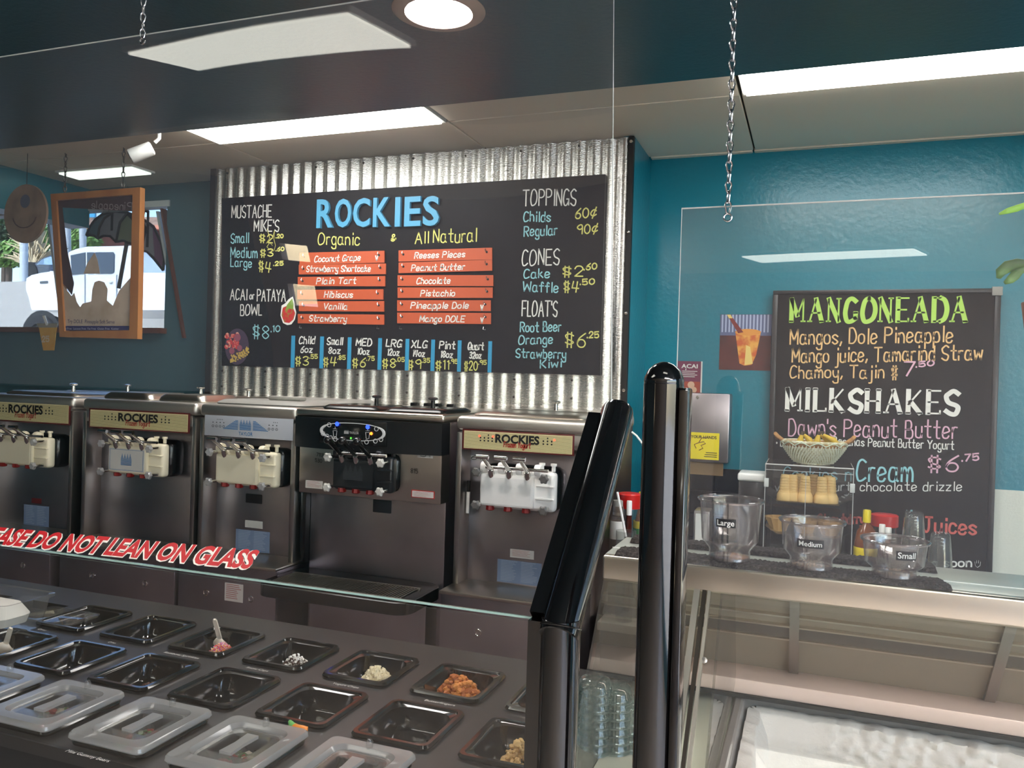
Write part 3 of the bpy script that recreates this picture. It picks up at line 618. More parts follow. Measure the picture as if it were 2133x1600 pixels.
# machine 3
t = machine('soft serve machine with a silver blue striped control panel and cream door', mx(-.8806), mx(-.7061))
P = [PY(*p, D-.004) for p in ((427, 865), (611, 872), (611, 916), (427, 909))]
x0, x1, z1, z0 = P[0].x, P[1].x, (P[0].z+P[1].z)/2, (P[2].z+P[3].z)/2; W_, H = x1-x0, z1-z0
b = obj('control_panel', bx(x0, x1, D-.005, D-.001, z0, z1, .0015), SILV, t, label='silver panel with blue stripes and crown emblem')
bm = B()
for i in range(9):
    zz = z0+H*(.36+.052*i); k = (1-i/10)
    for u0, u1 in ((.39-.17*k, .39), (.56, .56+.17*k)): quad(bm, *[(x0+W_*u, D-.0056, v) for u, v in ((u0, zz), (u1, zz), (u1, zz+.03*H), (u0, zz+.03*H))])
crown(bm, V((x0+.475*W_, D-.005, z0+.36*H)), .13*W_, .5*H)
printed(bm, "TAYLOR", (x0+.40*W_, D-.005, z0+.1*H), (x0+.56*W_, D-.005, z0+.1*H), .17*H, bold=.01, lift=.0007)
obj('lettering', bm, INKB, b)
bm = B()
for u0 in (.1, .74):
    for i in range(4 if u0 < .5 else 3):
        tube(bm, [V((x0+W_*(u0+.042*i)+.055*H*math.cos(a), D-.0056, z0+.48*H+.055*H*math.sin(a))) for a in (k*math.pi/6 for k in range(12))], .0007, 5, closed=True)
        disc(bm, (x0+W_*(u0+.042*i), D-.0056, z0+.66*H), .03*H, n=8); disc(bm, (x0+W_*(u0+.05+.02*i), D-.0056, z0+.8*H), .022*H, n=8)
obj('dial_marks', bm, INK, b)
door(t, 447, 571, 944, 1019, CREAMP, CREAMP, KNOB)
YP = D+.085
a, b = PY(513, 1028, YP), PY(546, 1050, YP); s = obj('outlet_cover', bx(a.x, b.x, YP-.004, YP, b.z, a.z, .002), DARKP, t)
a, b = PY(511, 1083, YP), PY(547, 1102, YP); obj('sticker', bx(a.x, b.x, YP-.0012, YP, b.z, a.z), PAPER, t)
a, b = PY(492, 1101, YP), PY(561, 1153, YP); notice(a.x, b.x, b.z, a.z, YP, t, BLUEP, mat('faded print', (170, 184, 206), .6), 12, label='pale blue instruction sticker')
a, b = PY(469, 1213, D-.10), PY(506, 1256, D-.10); notice(a.x, b.x, b.z, a.z, D-.10, t, PAPER, RED_T, 8, label='white warning sticker with red print')
hopper_lid(t, mx(-.87), mx(-.71), D+.05, D+.34, GREYP, hz=.02); hopper_lid(t, mx(-.87), mx(-.71), D+.38, D+.66, GREYP, hz=.022)
obj('lid_grip', bx(mx(-.80), mx(-.74), D+.15, D+.2, ZTOP+.02, ZTOP+.038, .008), GREYP, t)
# machine 5
t = machine('soft serve machine with a white door, last on the right of the row', mx(-.4496), mx(-.2656))
plate_rockies(t, None, ((964, 894), (1197, 905), (1197, 950), (964, 936)), True)
door(t, 996, 1153, 986, 1070, WHITEP, WHITEP, KNOBG)
a, b = PY(1063, 1143, YP), PY(1112, 1166, YP); notice(a.x, b.x, b.z, a.z, YP, t, PAPER, RED_T, 5, label='white warning sticker with red print')
a, b = PY(1037, 1164, YP), PY(1127, 1222, YP); notice(a.x, b.x, b.z, a.z, YP, t, BLUEP, mat('faded print', (170, 184, 206), .6), 14, label='pale blue instruction sticker')
a, b = PY(976, 948, YP), PY(1008, 960, YP); s = obj('sticker', bx(a.x, b.x, YP-.0012, YP, b.z, a.z), PAPER, t); bm = B(); write(bm, "61", (a.x+.012, YP-.0012, b.z+.003), (b.x-.012, YP-.0012, b.z+.003), .016, .002); obj('print', bm, INK, s)
hopper_lid(t, mx(-.435), mx(-.28), D+.05, D+.32, STEELW, hz=.016); hopper_lid(t, mx(-.435), mx(-.28), D+.38, D+.66, STEELW, hz=.016, kn=(-.02, -.05, CHROME))
a, b = PY(972, 1004, D+.01), PY(964, 1072, D+.01)
k = thing('marker_pen', 'black capped white marker clipped on the side of the white-door machine', 'marker', (a.x, D+.03, b.z))
a.x = b.x = mx(-.4496)+.03; a.y = b.y = D+.05; a.x += .002; mid = b+(a-b)*.66
obj('barrel', tube(B(), [b, mid], .0065, 12), WHITEP, k); obj('cap', tube(B(), [mid, a], .0075, 12), BLACKP, k)
# machine 4 : the wide black one
x0, x1 = mx(-.7044), mx(-.4712)
t = thing('soft_serve_machine', 'wide soft serve machine with a black header, black door and ball handles', 'machine', ((x0+x1)/2, D+.4, 0), 'soft serve machines in a row')
obj('cabinet', bx(x0+.03, x1-.004, D+.06, D+.74, .08, ZTOP-.004, .006), STEELH, t)
zu = PY(640, 1027, D).z
obj('upper_front', bx(x0+.012, x1, D+.004, D+.08, zu, ZTOP-.03, .004), STEELW, t)
obj('side_shade', bx(x0+.005, x0+.03, D+.03, D+.5, ZSH, zu, .003), BLACKP, t); 
obj('top_cap', bx(x0-.001, x1+.012, D-.012, D+.75, ZTOP-.03, ZTOP, .01, 3), STEELW, t)
zh0 = PY(625, 931, D-.02).z
L_ = []
for k in range(9): L_.append(V((x0-.001+(x1+.004-x0+.001)*k/8, D-.05+.05*((k-4)/4)**2*.8, 0)))
P = [V((p.x, p.y, zh0)) for p in L_]+[V((x1+.004, D+.06, zh0)), V((x0-.001, D+.06, zh0))]
hd = obj('header', prism(B(), P, (0, 0, ZTOP-.032-zh0)), mat('black header plastic', (20, 21, 24), .3), t)
a, b = PY(669, 873, D-.045), PY(806, 931, D-.045); yc = D-.0512; x0c, x1c, z1c, z0c = a.x, b.x, a.z, b.z; Wc, Hc = x1c-x0c, z1c-z0c
pn = obj('control_display', bx(x0c, x1c, yc-.002, yc+.02, z0c, z1c, .002), mat('display glass', (26, 27, 28), .12), t, label='dark control display with white outline and blue lights')
cpt = lambda u, v: V((x0c+Wc*u, yc-.0032, z0c+Hc*v))
bm = B(); N = 40; el = [cpt(.5+.47*math.copysign(abs(math.cos(a))**.8, math.cos(a)), .54+.36*math.copysign(abs(math.sin(a))**.9, math.sin(a))) for a in (k*2*math.pi/N for k in range(N))]
tube(bm, el, [.0014+.005*max(0, abs((p.x-x0c)/Wc-.5)-.36)/.11 for p in el], 5, closed=True)
for u, v in ((.15, .78), (.86, .72), (.06, .40), (.12, .30), (.18, .24), (.25, .2), (.72, .16), (.85, .22), (.93, .3)): tube(bm, [cpt(u, v)+V((.008*math.cos(a), -.0015, .008*math.sin(a))) for a in (k*math.pi/6 for k in range(12))], .0012, 5, closed=True)
for u in (.24, .73):
    for p in (((-.03, .55), (.03, .55)), ((-.03, .55), (-.02, .3)), ((.03, .55), (.02, .3)), ((-.02, .3), (.02, .3)), ((-.03, .62), (.03, .62)), ((0, .62), (0, .72))): bar(bm, cpt(u+p[0][0], p[0][1]), cpt(u+p[1][0], p[1][1]), .001, .0016, up=(0, 1, 0))
printed(bm, "TAYLOR", cpt(.46, .46), cpt(.60, .46), Hc*.09, lift=.001); crown(bm, cpt(.415, .45), Wc*.07, Hc*.15)
obj('display_marks', bm, mat('display white', (190, 190, 190), .4, emit=.12), pn)
bm = B(); [disc(bm, cpt(u, v)+V((0, -.0035, 0)), .0085, n=16) for u, v in ((.275, .84), (.735, .78))]; obj('blue_lights', bm, mat('blue light', (40, 70, 235), .3, emit=1.6), pn)
bm = B(); disc(bm, cpt(.79, .52)+V((0, -.0035, 0)), .006, n=10); obj('orange_light', bm, mat('orange light', (255, 110, 30), .3, emit=2.5), pn)
bm = B(); disc(bm, cpt(.49, .28)+V((0, -.0035, 0)), .004, n=10); obj('green_light', bm, mat('green light', (80, 200, 60), .3, emit=1), pn)
door(t, 691, 814, 954, 1030, mat('black door plastic', (26, 27, 30), .28), mat('dark embossed plate', (34, 35, 38), .35), KNOBW, True, Df=D-.06)
a, b = PY(637, 1000, D+.003), PY(672, 1019, D+.003); notice(a.x, b.x, b.z, a.z, D+.003, t, PAPER, RED_T, 5, label='white warning sticker with red print')
a, b = PY(857, 1020, D+.003), PY(905, 1040, D+.003); s = obj('sticker', bx(a.x, b.x, D+.0025, D+.004, b.z, a.z), mat('red sticker', (196, 60, 56), .5), t); notice(a.x+.004, b.x-.004, b.z+.003, a.z-.003, D+.0025, t, PAPER, RED_T, 4, title='CAUTION')
bm = B(); a = PY(660, 950, D+.003); write(bm, "7/13".replace('/', '1'), a, a+V((.03, 0, -.002)), .013, .002); a = PY(657, 962, D+.003); write(bm, "530", a, a+V((.03, 0, -.002)), .013, .002); a = PY(856, 985, D+.003); write(bm, "815", a, a+V((.028, 0, 0)), .016, .002); obj('handwriting', bm, INK, t)
a, b = PY(870, 940, D+.003), PY(902, 955, D+.003); s = obj('sticker', bx(a.x, b.x, D+.0025, D+.004, b.z, a.z), PAPER, t); bm = B(); write(bm, "51", V((a.x+.012, D+.0025, b.z+.004)), V((b.x-.012, D+.0025, b.z+.004)), .016, .002); obj('print', bm, INK, s)
a, b = PY(778, 1040, D+.058), PY(815, 1070, D+.058); o = obj('outlet_cover', bx(a.x, b.x, D+.054, D+.06, b.z, a.z, .002), DARKP, t)
YT = D-.22
p1, p2, p3, p4 = PY(597, 1232, YT), PY(880, 1275, YT), PY(905, 1262, D-.1), PY(655, 1222, D+.06)
zt = .935
tr = loft(B(), [rrect((x0+x1)/2, D-.09, (x1-x0)/2-.001, .15, .06, z, 6) for z in (zt-.045, zt-.004)]+[rrect((x0+x1)/2, D-.09, (x1-x0)/2-.007, .144, .055, zt, 6)], True, True)
tray = obj('drip_tray', tr, BLACKP, t)
bm = B(); gx0, gx1 = x0+.05, x1-.05
for k in range(46):
    x = gx0+(gx1-gx0)*k/45; box(bm, x-.0025, x+.0025, D-.2, D-.06, zt+.001, zt+.005)
box(bm, gx0-.01, gx1+.01, D-.21, D-.2, zt, zt+.006); box(bm, gx0-.01, gx1+.01, D-.06, D-.05, zt, zt+.006)
obj('tray_grille', bm, STEELW, tray)
obj('lower_panel', bx(x0+.1, x1-.03, D-.03, D+.07, .08, zt-.045, .004), STEELH, t)
hopper_lid(t, x0+.08, x0+.33, D+.04, D+.3, BLACKP, kn=(.03, .03, BLACKP)); hopper_lid(t, x0+.36, x1-.01, D+.04, D+.3, BLACKP, kn=(0, .03, BLACKP))
for u in (.45, .55, .63, .72): obj('lid_latch', bx(x0+(x1-x0)*u, x0+(x1-x0)*u+.03, D+.4, D+.44, ZTOP, ZTOP+.026, .006), BLACKP, t)
for u in (.1, .92): obj('foot', lathe(B(), [(.025, 0), (.025, .01), (.014, .02), (.014, .085), (0, .085)], (x0+(x1-x0)*u, D+.3, 0), 14), STEEL, t)

# ================================================================== TOPPINGS COUNTER
HP = EYE-ZCNT
CX = lambda k: (-1.177+.3235*k)*HP          # left edge of pan column k
RY = (2.290*HP, 1.945*HP, 1.605*HP)         # front edge of each pan row
PW, PD = .243*HP, .268*HP
cxr = -.362
t = thing('toppings_counter', 'black toppings counter with pan openings behind the slanted glass', 'counter', (-2.0, 1.43, 0))
holes = [(CX(k)+.012, CX(k)+PW-.012, y+.012, y+PD-.012) for y in RY for k in range(-7, 3) if CX(k)+PW < cxr]
xsx = sorted({XL+1.0, cxr}|{v for h in holes for v in h[:2]}); ysy = sorted({YG-.005, 1.808}|{v for h in holes for v in h[2:]})
bm = B()
vv = {}
def gv(x, y, z):
    k = (round(x, 5), round(y, 5), z)
    if k not in vv: vv[k] = bm.verts.new((x, y, z))
    return vv[k]
for xa, xb in zip(xsx, xsx[1:]):
    for ya, yb in zip(ysy, ysy[1:]):
        if any(h[0]-1e-6 <= xa and xb <= h[1]+1e-6 and h[2]-1e-6 <= ya and yb <= h[3]+1e-6 for h in holes): continue
        bm.faces.new((gv(xa, ya, ZCNT), gv(xb, ya, ZCNT), gv(xb, yb, ZCNT), gv(xa, yb, ZCNT)))
e = bmesh.ops.extrude_face_region(bm, geom=bm.faces[:]); bmesh.ops.translate(bm, vec=(0, 0, -.022), verts=[g for g in e['geom'] if isinstance(g, bmesh.types.BMVert)])
obj('worktop', bm, COUNTER, t)
obj('front_panel', bx(XL+1, cxr, YG, YG+.03, 0, ZCNT-.022), BLACKM, t); obj('back_panel', bx(XL+1, cxr, 1.76, 1.79, 0, ZCNT-.022), mat('mauve grey laminate', (178, 162, 168), .4), t); obj('end_panel', bx(cxr-.03, cxr, YG+.03, 1.76, 0, ZCNT-.022), BLACKM, t)
bm = B()
def tag_text(txt, k, row, u0, u1):
    y = RY[row]-.020; write_w = PW*(u1-u0); A = V((CX(k)+PW*u0, y, ZCNT)); bm = B(); printed(bm, txt, A, A+V((write_w, 0, 0)), .0085, up=(0, 1, 0), nrm=(0, 0, 1), lift=.0008, slant=.1); obj('lettering', bm, WHITE, t)
for txt, k, row, u0, u1 in (("Oreo", -5, 0, .25, .42), ("Oreo", -4, 0, .36, .5), ("Rainbow Sprinkles", -3, 0, .1, .72), ("Snow Caps", -2, 0, .22, .58), ("Yogurt Chips", -1, 0, .28, .68), ("Butterfingers", 0, 0, .32, .74), ("M&Ms", -4, 1, .25, .42), ("Chocolate Sprinkles", -3, 1, .12, .8), ("Carob Chips", -2, 1, .24, .64), ("Chocolate Chips", -1, 1, .12, .66), ("Reeses Pieces", 0, 1, .26, .72), ("Mini Gummy Bears", -2, 2, .12, .72)):
    tag_text(txt, k, row, u0, u1)
PANM = mat('black pan polycarbonate', (10, 10, 10), .1, coat=.3)
def pan_mesh():
    hx, hy = PW/2, PD/2; z = .002
    return loft(B(), [rrect(0, 0, hx-.008, hy-.008, .012, z-.002), rrect(0, 0, hx-.001, hy-.001, .016, z-.001), rrect(0, 0, hx, hy, .016, z+.003), rrect(0, 0, hx-.003, hy-.003, .015, z+.0075), rrect(0, 0, hx-.010, hy-.010, .013, z+.0075), rrect(0, 0, hx-.012, hy-.012, .013, z+.004), rrect(0, 0, hx-.018, hy-.019, .03, z+.002), rrect(0, 0, hx-.021, hy-.022, .03, -.030), rrect(0, 0, hx-.026, hy-.027, .028, -.036)])
pm = obj('topping_pan', pan_mesh(), PANM); pmesh = pm.data; bpy.data.objects.remove(pm)
PZ0 = -.0355
def pan(k, row, label):
    o = bpy.data.objects.new('topping_pan', pmesh); COL.objects.link(o); o.location = (CX(k)+PW/2, RY[row]+PD/2, ZCNT+.0005+PZ0)
    o['label'] = label; o['category'] = 'pan'; o['group'] = 'black topping pans in the counter'; return o
pans = {(-5, 0): 'empty black topping pan at the back left of the counter', (-4, 0): 'empty black topping pan between the back-left pan and the rainbow sprinkles', (-3, 0): 'black topping pan holding rainbow sprinkles and a white scoop', (-2, 0): 'black topping pan holding dark chips with white dots', (-1, 0): 'black topping pan holding pale yogurt chips', (0, 0): 'black topping pan holding orange candy crumbs', (1, 0): 'black topping pan half hidden by the slanted post, back row',
 (-5, 1): 'black topping pan at the left edge with a white scoop', (-4, 1): 'empty black topping pan left of the chocolate sprinkles', (-3, 1): 'black topping pan with a few chocolate sprinkles', (-2, 1): 'empty black topping pan lettered Carob Chips below it', (-1, 1): 'empty black topping pan with a gummy worm lying at its front', (0, 1): 'empty black topping pan in front of the orange crumbs pan', (1, 1): 'black topping pan with chopped nuts beside the slanted post'}
for (k, r), lab in pans.items(): pan(k, r, lab)
# lids of the front row, with the pans under them
def lid_mesh():
    hx, hy = PW/2+.004, PD/2+.004
    bm = loft(B(), [rrect(0, 0, hx-.002, hy-.002, .012, 0), rrect(0, 0, hx, hy, .014, .003), rrect(0, 0, hx-.001, hy-.001, .014, .009), rrect(0, 0, hx-.004, hy-.004, .013, .012), rrect(0, 0, hx-.024, hy-.024, .022, .012), rrect(0, 0, hx-.028, hy-.028, .02, .008), rrect(0, 0, hx-.031, hy-.031, .02, .004), rrect(0, 0, hx-.034, hy-.034, .02, .004)], False)
    # floor with two hand recesses left and right of a grip bar
    fx, fy = hx-.034, hy-.034
    return bm, fx, fy
def lid(k, label, tint):
    c = V((CX(k)+PW/2+.002, RY[2]+PD/2, ZCNT+.012)); t = thing('pan_cover', label, 'lid', c, 'frosted lids on the front row of pans')
    bm, fx, fy = lid_mesh(); bmesh.ops.translate(bm, vec=c, verts=bm.verts); obj('rim', bm, FROST, t)
    f = B()
    for a in ((-fx-.002, fx+.002, -fy-.002, -fy*.62), (-fx-.002, fx+.002, fy*.62, fy+.002), (-fx-.002, -fx*.78, -fy*.62, fy*.62), (fx*.78, fx+.002, -fy*.62, fy*.62)): box(f, c.x+a[0], c.x+a[1], c.y+a[2], c.y+a[3], c.z+.003, c.z+.0055)
    obj('lid_top', f, glass('lid clear', (232, 233, 231), .1, .06, haze=.12), t)
    gp = B(); prism(gp, [c+V((x, y, .004)) for x, y in ((-.012, -fy*.62), (.012, -fy*.62), (.009, 0), (.012, fy*.62), (-.012, fy*.62), (-.009, 0))], (0, 0, .006)); obj('grip_bar', gp, FROST, t)
    for s in (-1, 1):
        h = B(); xs_ = [s*.012, s*fx*.78]; 
        L0 = [c+V((x, y, .005)) for x, y in ((xs_[0], -fy*.62), (xs_[1]*.9, -fy*.62), (xs_[1], 0), (xs_[1]*.9, fy*.62), (xs_[0], fy*.62))]; cc = sum(L0, V())/5
        loft(h, [L0, [cc+(p-cc)*.82+V((0, 0, -.024)) for p in L0]]); obj('hand_recess', h, glass('lid clear', (232, 233, 231), .1, .06), t)
    obj('vent_peg', lathe(B(), [(.006, 0), (.006, .012), (.004, .016), (0, .017)], c+V((0, fy+.014, .01)), 12), CLEAR, t)
    o = pan(k, 2, 'black topping pan under the %s' % label.replace('frosted plastic pan lid', 'lid')); o.location.x += .002
    return t
lid(-5, 'frosted plastic pan lid cut by the left edge of the picture', None); lid(-4, 'frosted plastic pan lid leftmost of the front row in full view', None)
lid(-3, 'frosted plastic pan lid in front of the chocolate sprinkles pan', None); lid(-2, 'frosted plastic pan lid above the Mini Gummy Bears lettering', None); lid(-1, 'frosted plastic pan lid in front of the gummy worm', None); lid(0, 'frosted plastic pan lid in the front row, right of the gummy worm lid', None)
def fill(name, k, row, label, cat, m, n, shape, box_, h, mats=None, seed=1):
    """loose pieces heaped on the floor of a pan: one uncountable heap"""
    box_ = (box_[0], box_[1], box_[2], min(.95, box_[3]+.45)); n = int(n*1.7); h *= 1.25; random.seed(seed); bm = B(); cx, cy = CX(k)+PW/2, RY[row]+PD/2; z0 = ZCNT-.034
    bases = []
    for i in range(n):
        u, v = random.uniform(*box_[:2]), random.uniform(*box_[2:]); x, y = cx+u*(PW/2-.036), cy+v*(PD/2-.04)
        hh = h*max(0, 1-((u-(box_[0]+box_[1])/2)/((box_[1]-box_[0])/1.8))**2)*max(0, 1-((v-(box_[2]+box_[3])/2)/((box_[3]-box_[2])/1.8))**2)
        p = V((x, y, z0+random.uniform(.2, 1)*hh+.003)); 
        M = Matrix.Translation(p) @ Matrix.Rotation(random.uniform(0, 6.28), 4, 'Z') @ Matrix.Rotation(random.uniform(-1, 1), 4, 'X')
        if shape[0] == 'rod': bmesh.ops.create_cone(bm, cap_ends=True, segments=5, radius1=shape[1], radius2=shape[1], depth=shape[2], matrix=M @ Matrix.Rotation(1.57, 4, 'X'))
        elif shape[0] == 'chip': bmesh.ops.create_cone(bm, cap_ends=True, segments=7, radius1=shape[1], radius2=shape[1]*.3, depth=shape[1]*1.3, matrix=M)
        else:
            s = shape[1]*random.choice((.6, .8, 1, 1.5)); bmesh.ops.create_icosphere(bm, subdivisions=1, radius=s, matrix=M @ Matrix.Diagonal((1, random.uniform(.6, 1), random.uniform(.5, .9), 1)))
    base = [f for f in bm.faces]
    o = obj(name, bm, m[0], None, label, cat, kind='stuff', sharp=30)
    for mm in m[1:]: o.data.materials.append(mm)
    if len(m) > 1:
        per = {'rod': 7, 'chip': 9, 'lump': 20}[shape[0]]
        for i, p in enumerate(o.data.polygons): p.material_index = (i//per*7919) % len(m)
    return o
SP = [mat('sprinkle '+n, c, .4) for n, c in (('red', (214, 40, 60)), ('pink', (240, 130, 160)), ('white', (240, 235, 225)), ('yellow', (240, 200, 80)), ('orange', (240, 130, 50)), ('purple', (150, 70, 170)))]
fill('rainbow_sprinkles', -3, 0, 'rainbow sprinkles heaped in a black pan under a white scoop', 'sprinkles', SP, 900, ('rod', .0013, .008), (-.15, .95, -1, .1), .03, seed=2)
fill('dotted_chips', -2, 0, 'dark chips with white dots heaped in a black pan', 'candy', [WHITE, WHITE, mat('dark chocolate', (60, 36, 26), .5)], 420, ('lump', .0032), (-.35, .95, -1, .25), .03, seed=3)
fill('yogurt_chips', -1, 0, 'pale cream yogurt chips heaped in a black pan', 'chips', [mat('yogurt chip', (226, 214, 178), .5)], 330, ('chip', .0062), (-.35, .95, -1, .2), .036, seed=4)
fill('candy_crumbs', 0, 0, 'orange brown candy crumbs heaped in a black pan', 'candy', [mat('candy crumb', (206, 132, 56), .7), mat('candy crumb dark', (176, 98, 40), .7)], 330, ('lump', .0068), (-.95, .95, -1, .3), .045, seed=5)
fill('candy_crumbs', 1, 0, 'brown crumbs in the pan half hidden by the slanted post', 'candy', [mat('brown crumb', (140, 92, 62), .7)], 120, ('lump', .006), (-.9, .9, -.9, .5), .05, seed=6)
fill('chocolate_sprinkles', -3, 1, 'chocolate sprinkles in a corner of a black pan', 'sprinkles', [mat('choc sprinkle', (84, 48, 36), .5)], 260, ('rod', .0013, .008), (.0, .95, -1, .0), .015, seed=7)
fill('chopped_nuts', 1, 1, 'chopped nuts heaped in the pan beside the slanted post', 'nuts', [mat('nut', (206, 170, 108), .6)], 120, ('lump', .006), (-.4, .7, -.9, .2), .04, seed=8)
for k in (-3, -2, -1, 0): fill('gummy_candies', k, 2, 'coloured gummy candies under the frosted lid %s' % {-3: 'in front of the chocolate sprinkles', -2: 'above the Mini Gummy Bears lettering', -1: 'in front of the gummy worm', 0: 'right of the gummy worm lid'}[k], 'candy', [mat('gummy red', (170, 60, 46), .3), mat('gummy green', (90, 120, 60), .3), mat('gummy white', (200, 190, 170), .3)], 70, ('lump', .008), (-.9, .9, -.9, .9), .03, seed=20+k)
random.seed(11)
# scoops
SCM = mat('ivory scoop plastic', (232, 222, 204), .4)
def scoop(base, top, label):
    t = thing('topping_scoop', label, 'scoop', base); d = (top-base).normalized(); side = V((1, .3, 0)); side = (side-d*side.dot(d)).normalized(); n = d.cross(side)
    L = (top-base).length
    bm = B(); prism(bm, [base+d*L*a+side*s for a, s in ((.38, -.006), (.95, -.005), (1, -.003), (1, .003), (.95, .005), (.38, .006))], n*.004); obj('handle', bm, SCM, t)
    bm = B(); outer = []
    for a, hw, dp in ((0, .017, .010), (.12, .019, .013), (.28, .018, .011), (.42, .007, .004)):
        outer.append([base+d*L*a+side*(-hw*math.cos(q))-n*(dp*math.sin(q)) for q in (k*math.pi/8 for k in range(9))])
    R = [[bm.verts.new(p) for p in r] for r in outer]
    for A, C in zip(R, R[1:]):
        for k in range(8): bm.faces.new((A[k], A[k+1], C[k+1], C[k]))
    o = obj('bowl', bm, SCM, t); md = o.modifiers.new('thick', 'SOLIDIFY'); md.thickness = .002
    return t
a = PZ(463, 1356, ZCNT-.05); b = PZ(446, 1290, ZCNT+.055); b = a+(b-a).normalized()*.13
scoop(a, b, 'white scoop standing in the rainbow sprinkles')
a = PZ(6, 1360, ZCNT-.03); b = PZ(22, 1308, ZCNT+.05); b = a+(b-a).normalized()*.11
scoop(a, b, 'white scoop in the pan at the left edge')
# gummy worm
p = [PZ(x, y, ZCNT+.010) for x, y in ((604, 1504), (609, 1512), (619, 1518), (630, 1520), (641, 1520))]
t = thing('gummy_worm', 'green and orange gummy worm on the counter in front of a pan', 'candy', p[2]-V((0, 0, .01)))
obj('head', tube(B(), [p[0], p[1], (p[1]+p[2])/2], [.004, .0065, .007], 10), mat('green gummy', (130, 214, 120), .35, sss=.3), t)
obj('tail', tube(B(), [(p[1]+p[2])/2, p[2], p[3], p[4]], [.007, .0075, .0075, .005], 10), mat('orange gummy', (246, 150, 50), .35, sss=.3), t)
# clear box of white cups at the left edge
c = PZ(20, 1312, ZCNT)
t = thing('food_box', 'clear plastic box of white wrapped cups at the left edge of the counter', 'box', c)
hx, hy = .10, .07
obj('tub', loft(B(), [rrect(c.x-.03, c.y, hx*.8, hy*.8, .02, ZCNT+.002), rrect(c.x-.03, c.y, hx*.82, hy*.82, .02, ZCNT+.01), rrect(c.x-.03, c.y, hx*.97, hy*.97, .02, ZCNT+.075), rrect(c.x-.03, c.y, hx*1.06, hy*1.06, .02, ZCNT+.078), rrect(c.x-.03, c.y, hx*1.06, hy*1.06, .02, ZCNT+.084), rrect(c.x-.03, c.y, hx*.94, hy*.94, .02, ZCNT+.082)], False, True), CLEAR, t)
t2 = obj('wrapped_cups', loft(B(), [rrect(c.x-.03, c.y-.01, hx*.6, hy*.6, .02, ZCNT+.018), rrect(c.x-.035, c.y-.01, hx*.75, hy*.7, .03, ZCNT+.04), rrect(c.x-.04, c.y-.01, hx*.6, hy*.55, .03, ZCNT+.066), rrect(c.x-.04, c.y-.01, hx*.2, hy*.25, .01, ZCNT+.07)], True, True), mat('white wrap', (226, 222, 214), .6), None, 'white paper wrapped bundle inside the clear box', 'bundle')
cl = V((c.x+.02, c.y+.12, ZCNT))
obj('box_cover', loft(B(), [rrect(cl.x, cl.y, .09, .06, .02, ZCNT+.001), rrect(cl.x, cl.y, .092, .062, .02, ZCNT+.006), rrect(cl.x, cl.y, .085, .055, .02, ZCNT+.008)], True, True), CLEAR, None, 'loose clear lid lying behind the plastic box on the counter', 'lid')

# ================================================================== SNEEZE GUARD
ZK = PY(1105, 1285, YG).z; YTP = 1.31; ZTP = EYE-.045
sl = V((0, YTP-YG, ZTP-ZK)); sln = sl.normalized(); gn = V((0, -sln.z, sln.y))
bm = B(); prism(bm, [V((-2.6, YG, ZK)), V((-.345, YG, ZK)), V((-.345, YG, ZK))+sl, V((-2.6, YG, ZK))+sl], gn*-.006)
g = thing('glass_screen', 'slanted glass pane lettered PLEASE DO NOT LEAN ON GLASS', 'glass pane', (-1.4, YG, ZK)); obj('pane', bm, PANE2, g)
obj('polished_edge', bx(-2.6, -.345, YG+.0005, YG+.0035, ZK-.0034, ZK-.0004), EDGE, g, label='bright polished glass edge')
def onslant(x, y, off=0):
    d = ray(x, y); o = V((0, 0, EYE)); P0 = V((0, YG, ZK)); k = (P0-o).dot(gn)/d.dot(gn); return o+d*k
A, C = onslant(-7, 1133), onslant(521, 1185); Tp = onslant(-7, 1098)
Uv = (C-A); A0 = A-Uv*(.118)
bm = B(); full = "PLEASE DO NOT LEAN ON GLASS"
hh = (onslant(440, 1146)-onslant(440, 1180)).length
printed(bm, full, A0, C, hh, up=sln, nrm=gn, bold=.085, lift=.0012, slant=.12); obj('lettering_outline', bm, mat('white vinyl', (244, 236, 226), .4), g)
bm = B(); printed(bm, full, A0, C, hh, up=sln, nrm=gn, bold=.035, lift=.0018, slant=.12); obj('lettering', bm, RED, g)
obj('glass_screen', bx(-2.6, -.345, YG-.006, YG-.001, ZCNT+.001, ZK-.005), PANE2, None, 'upright lower glass pane along the front of the toppings counter', 'glass pane')
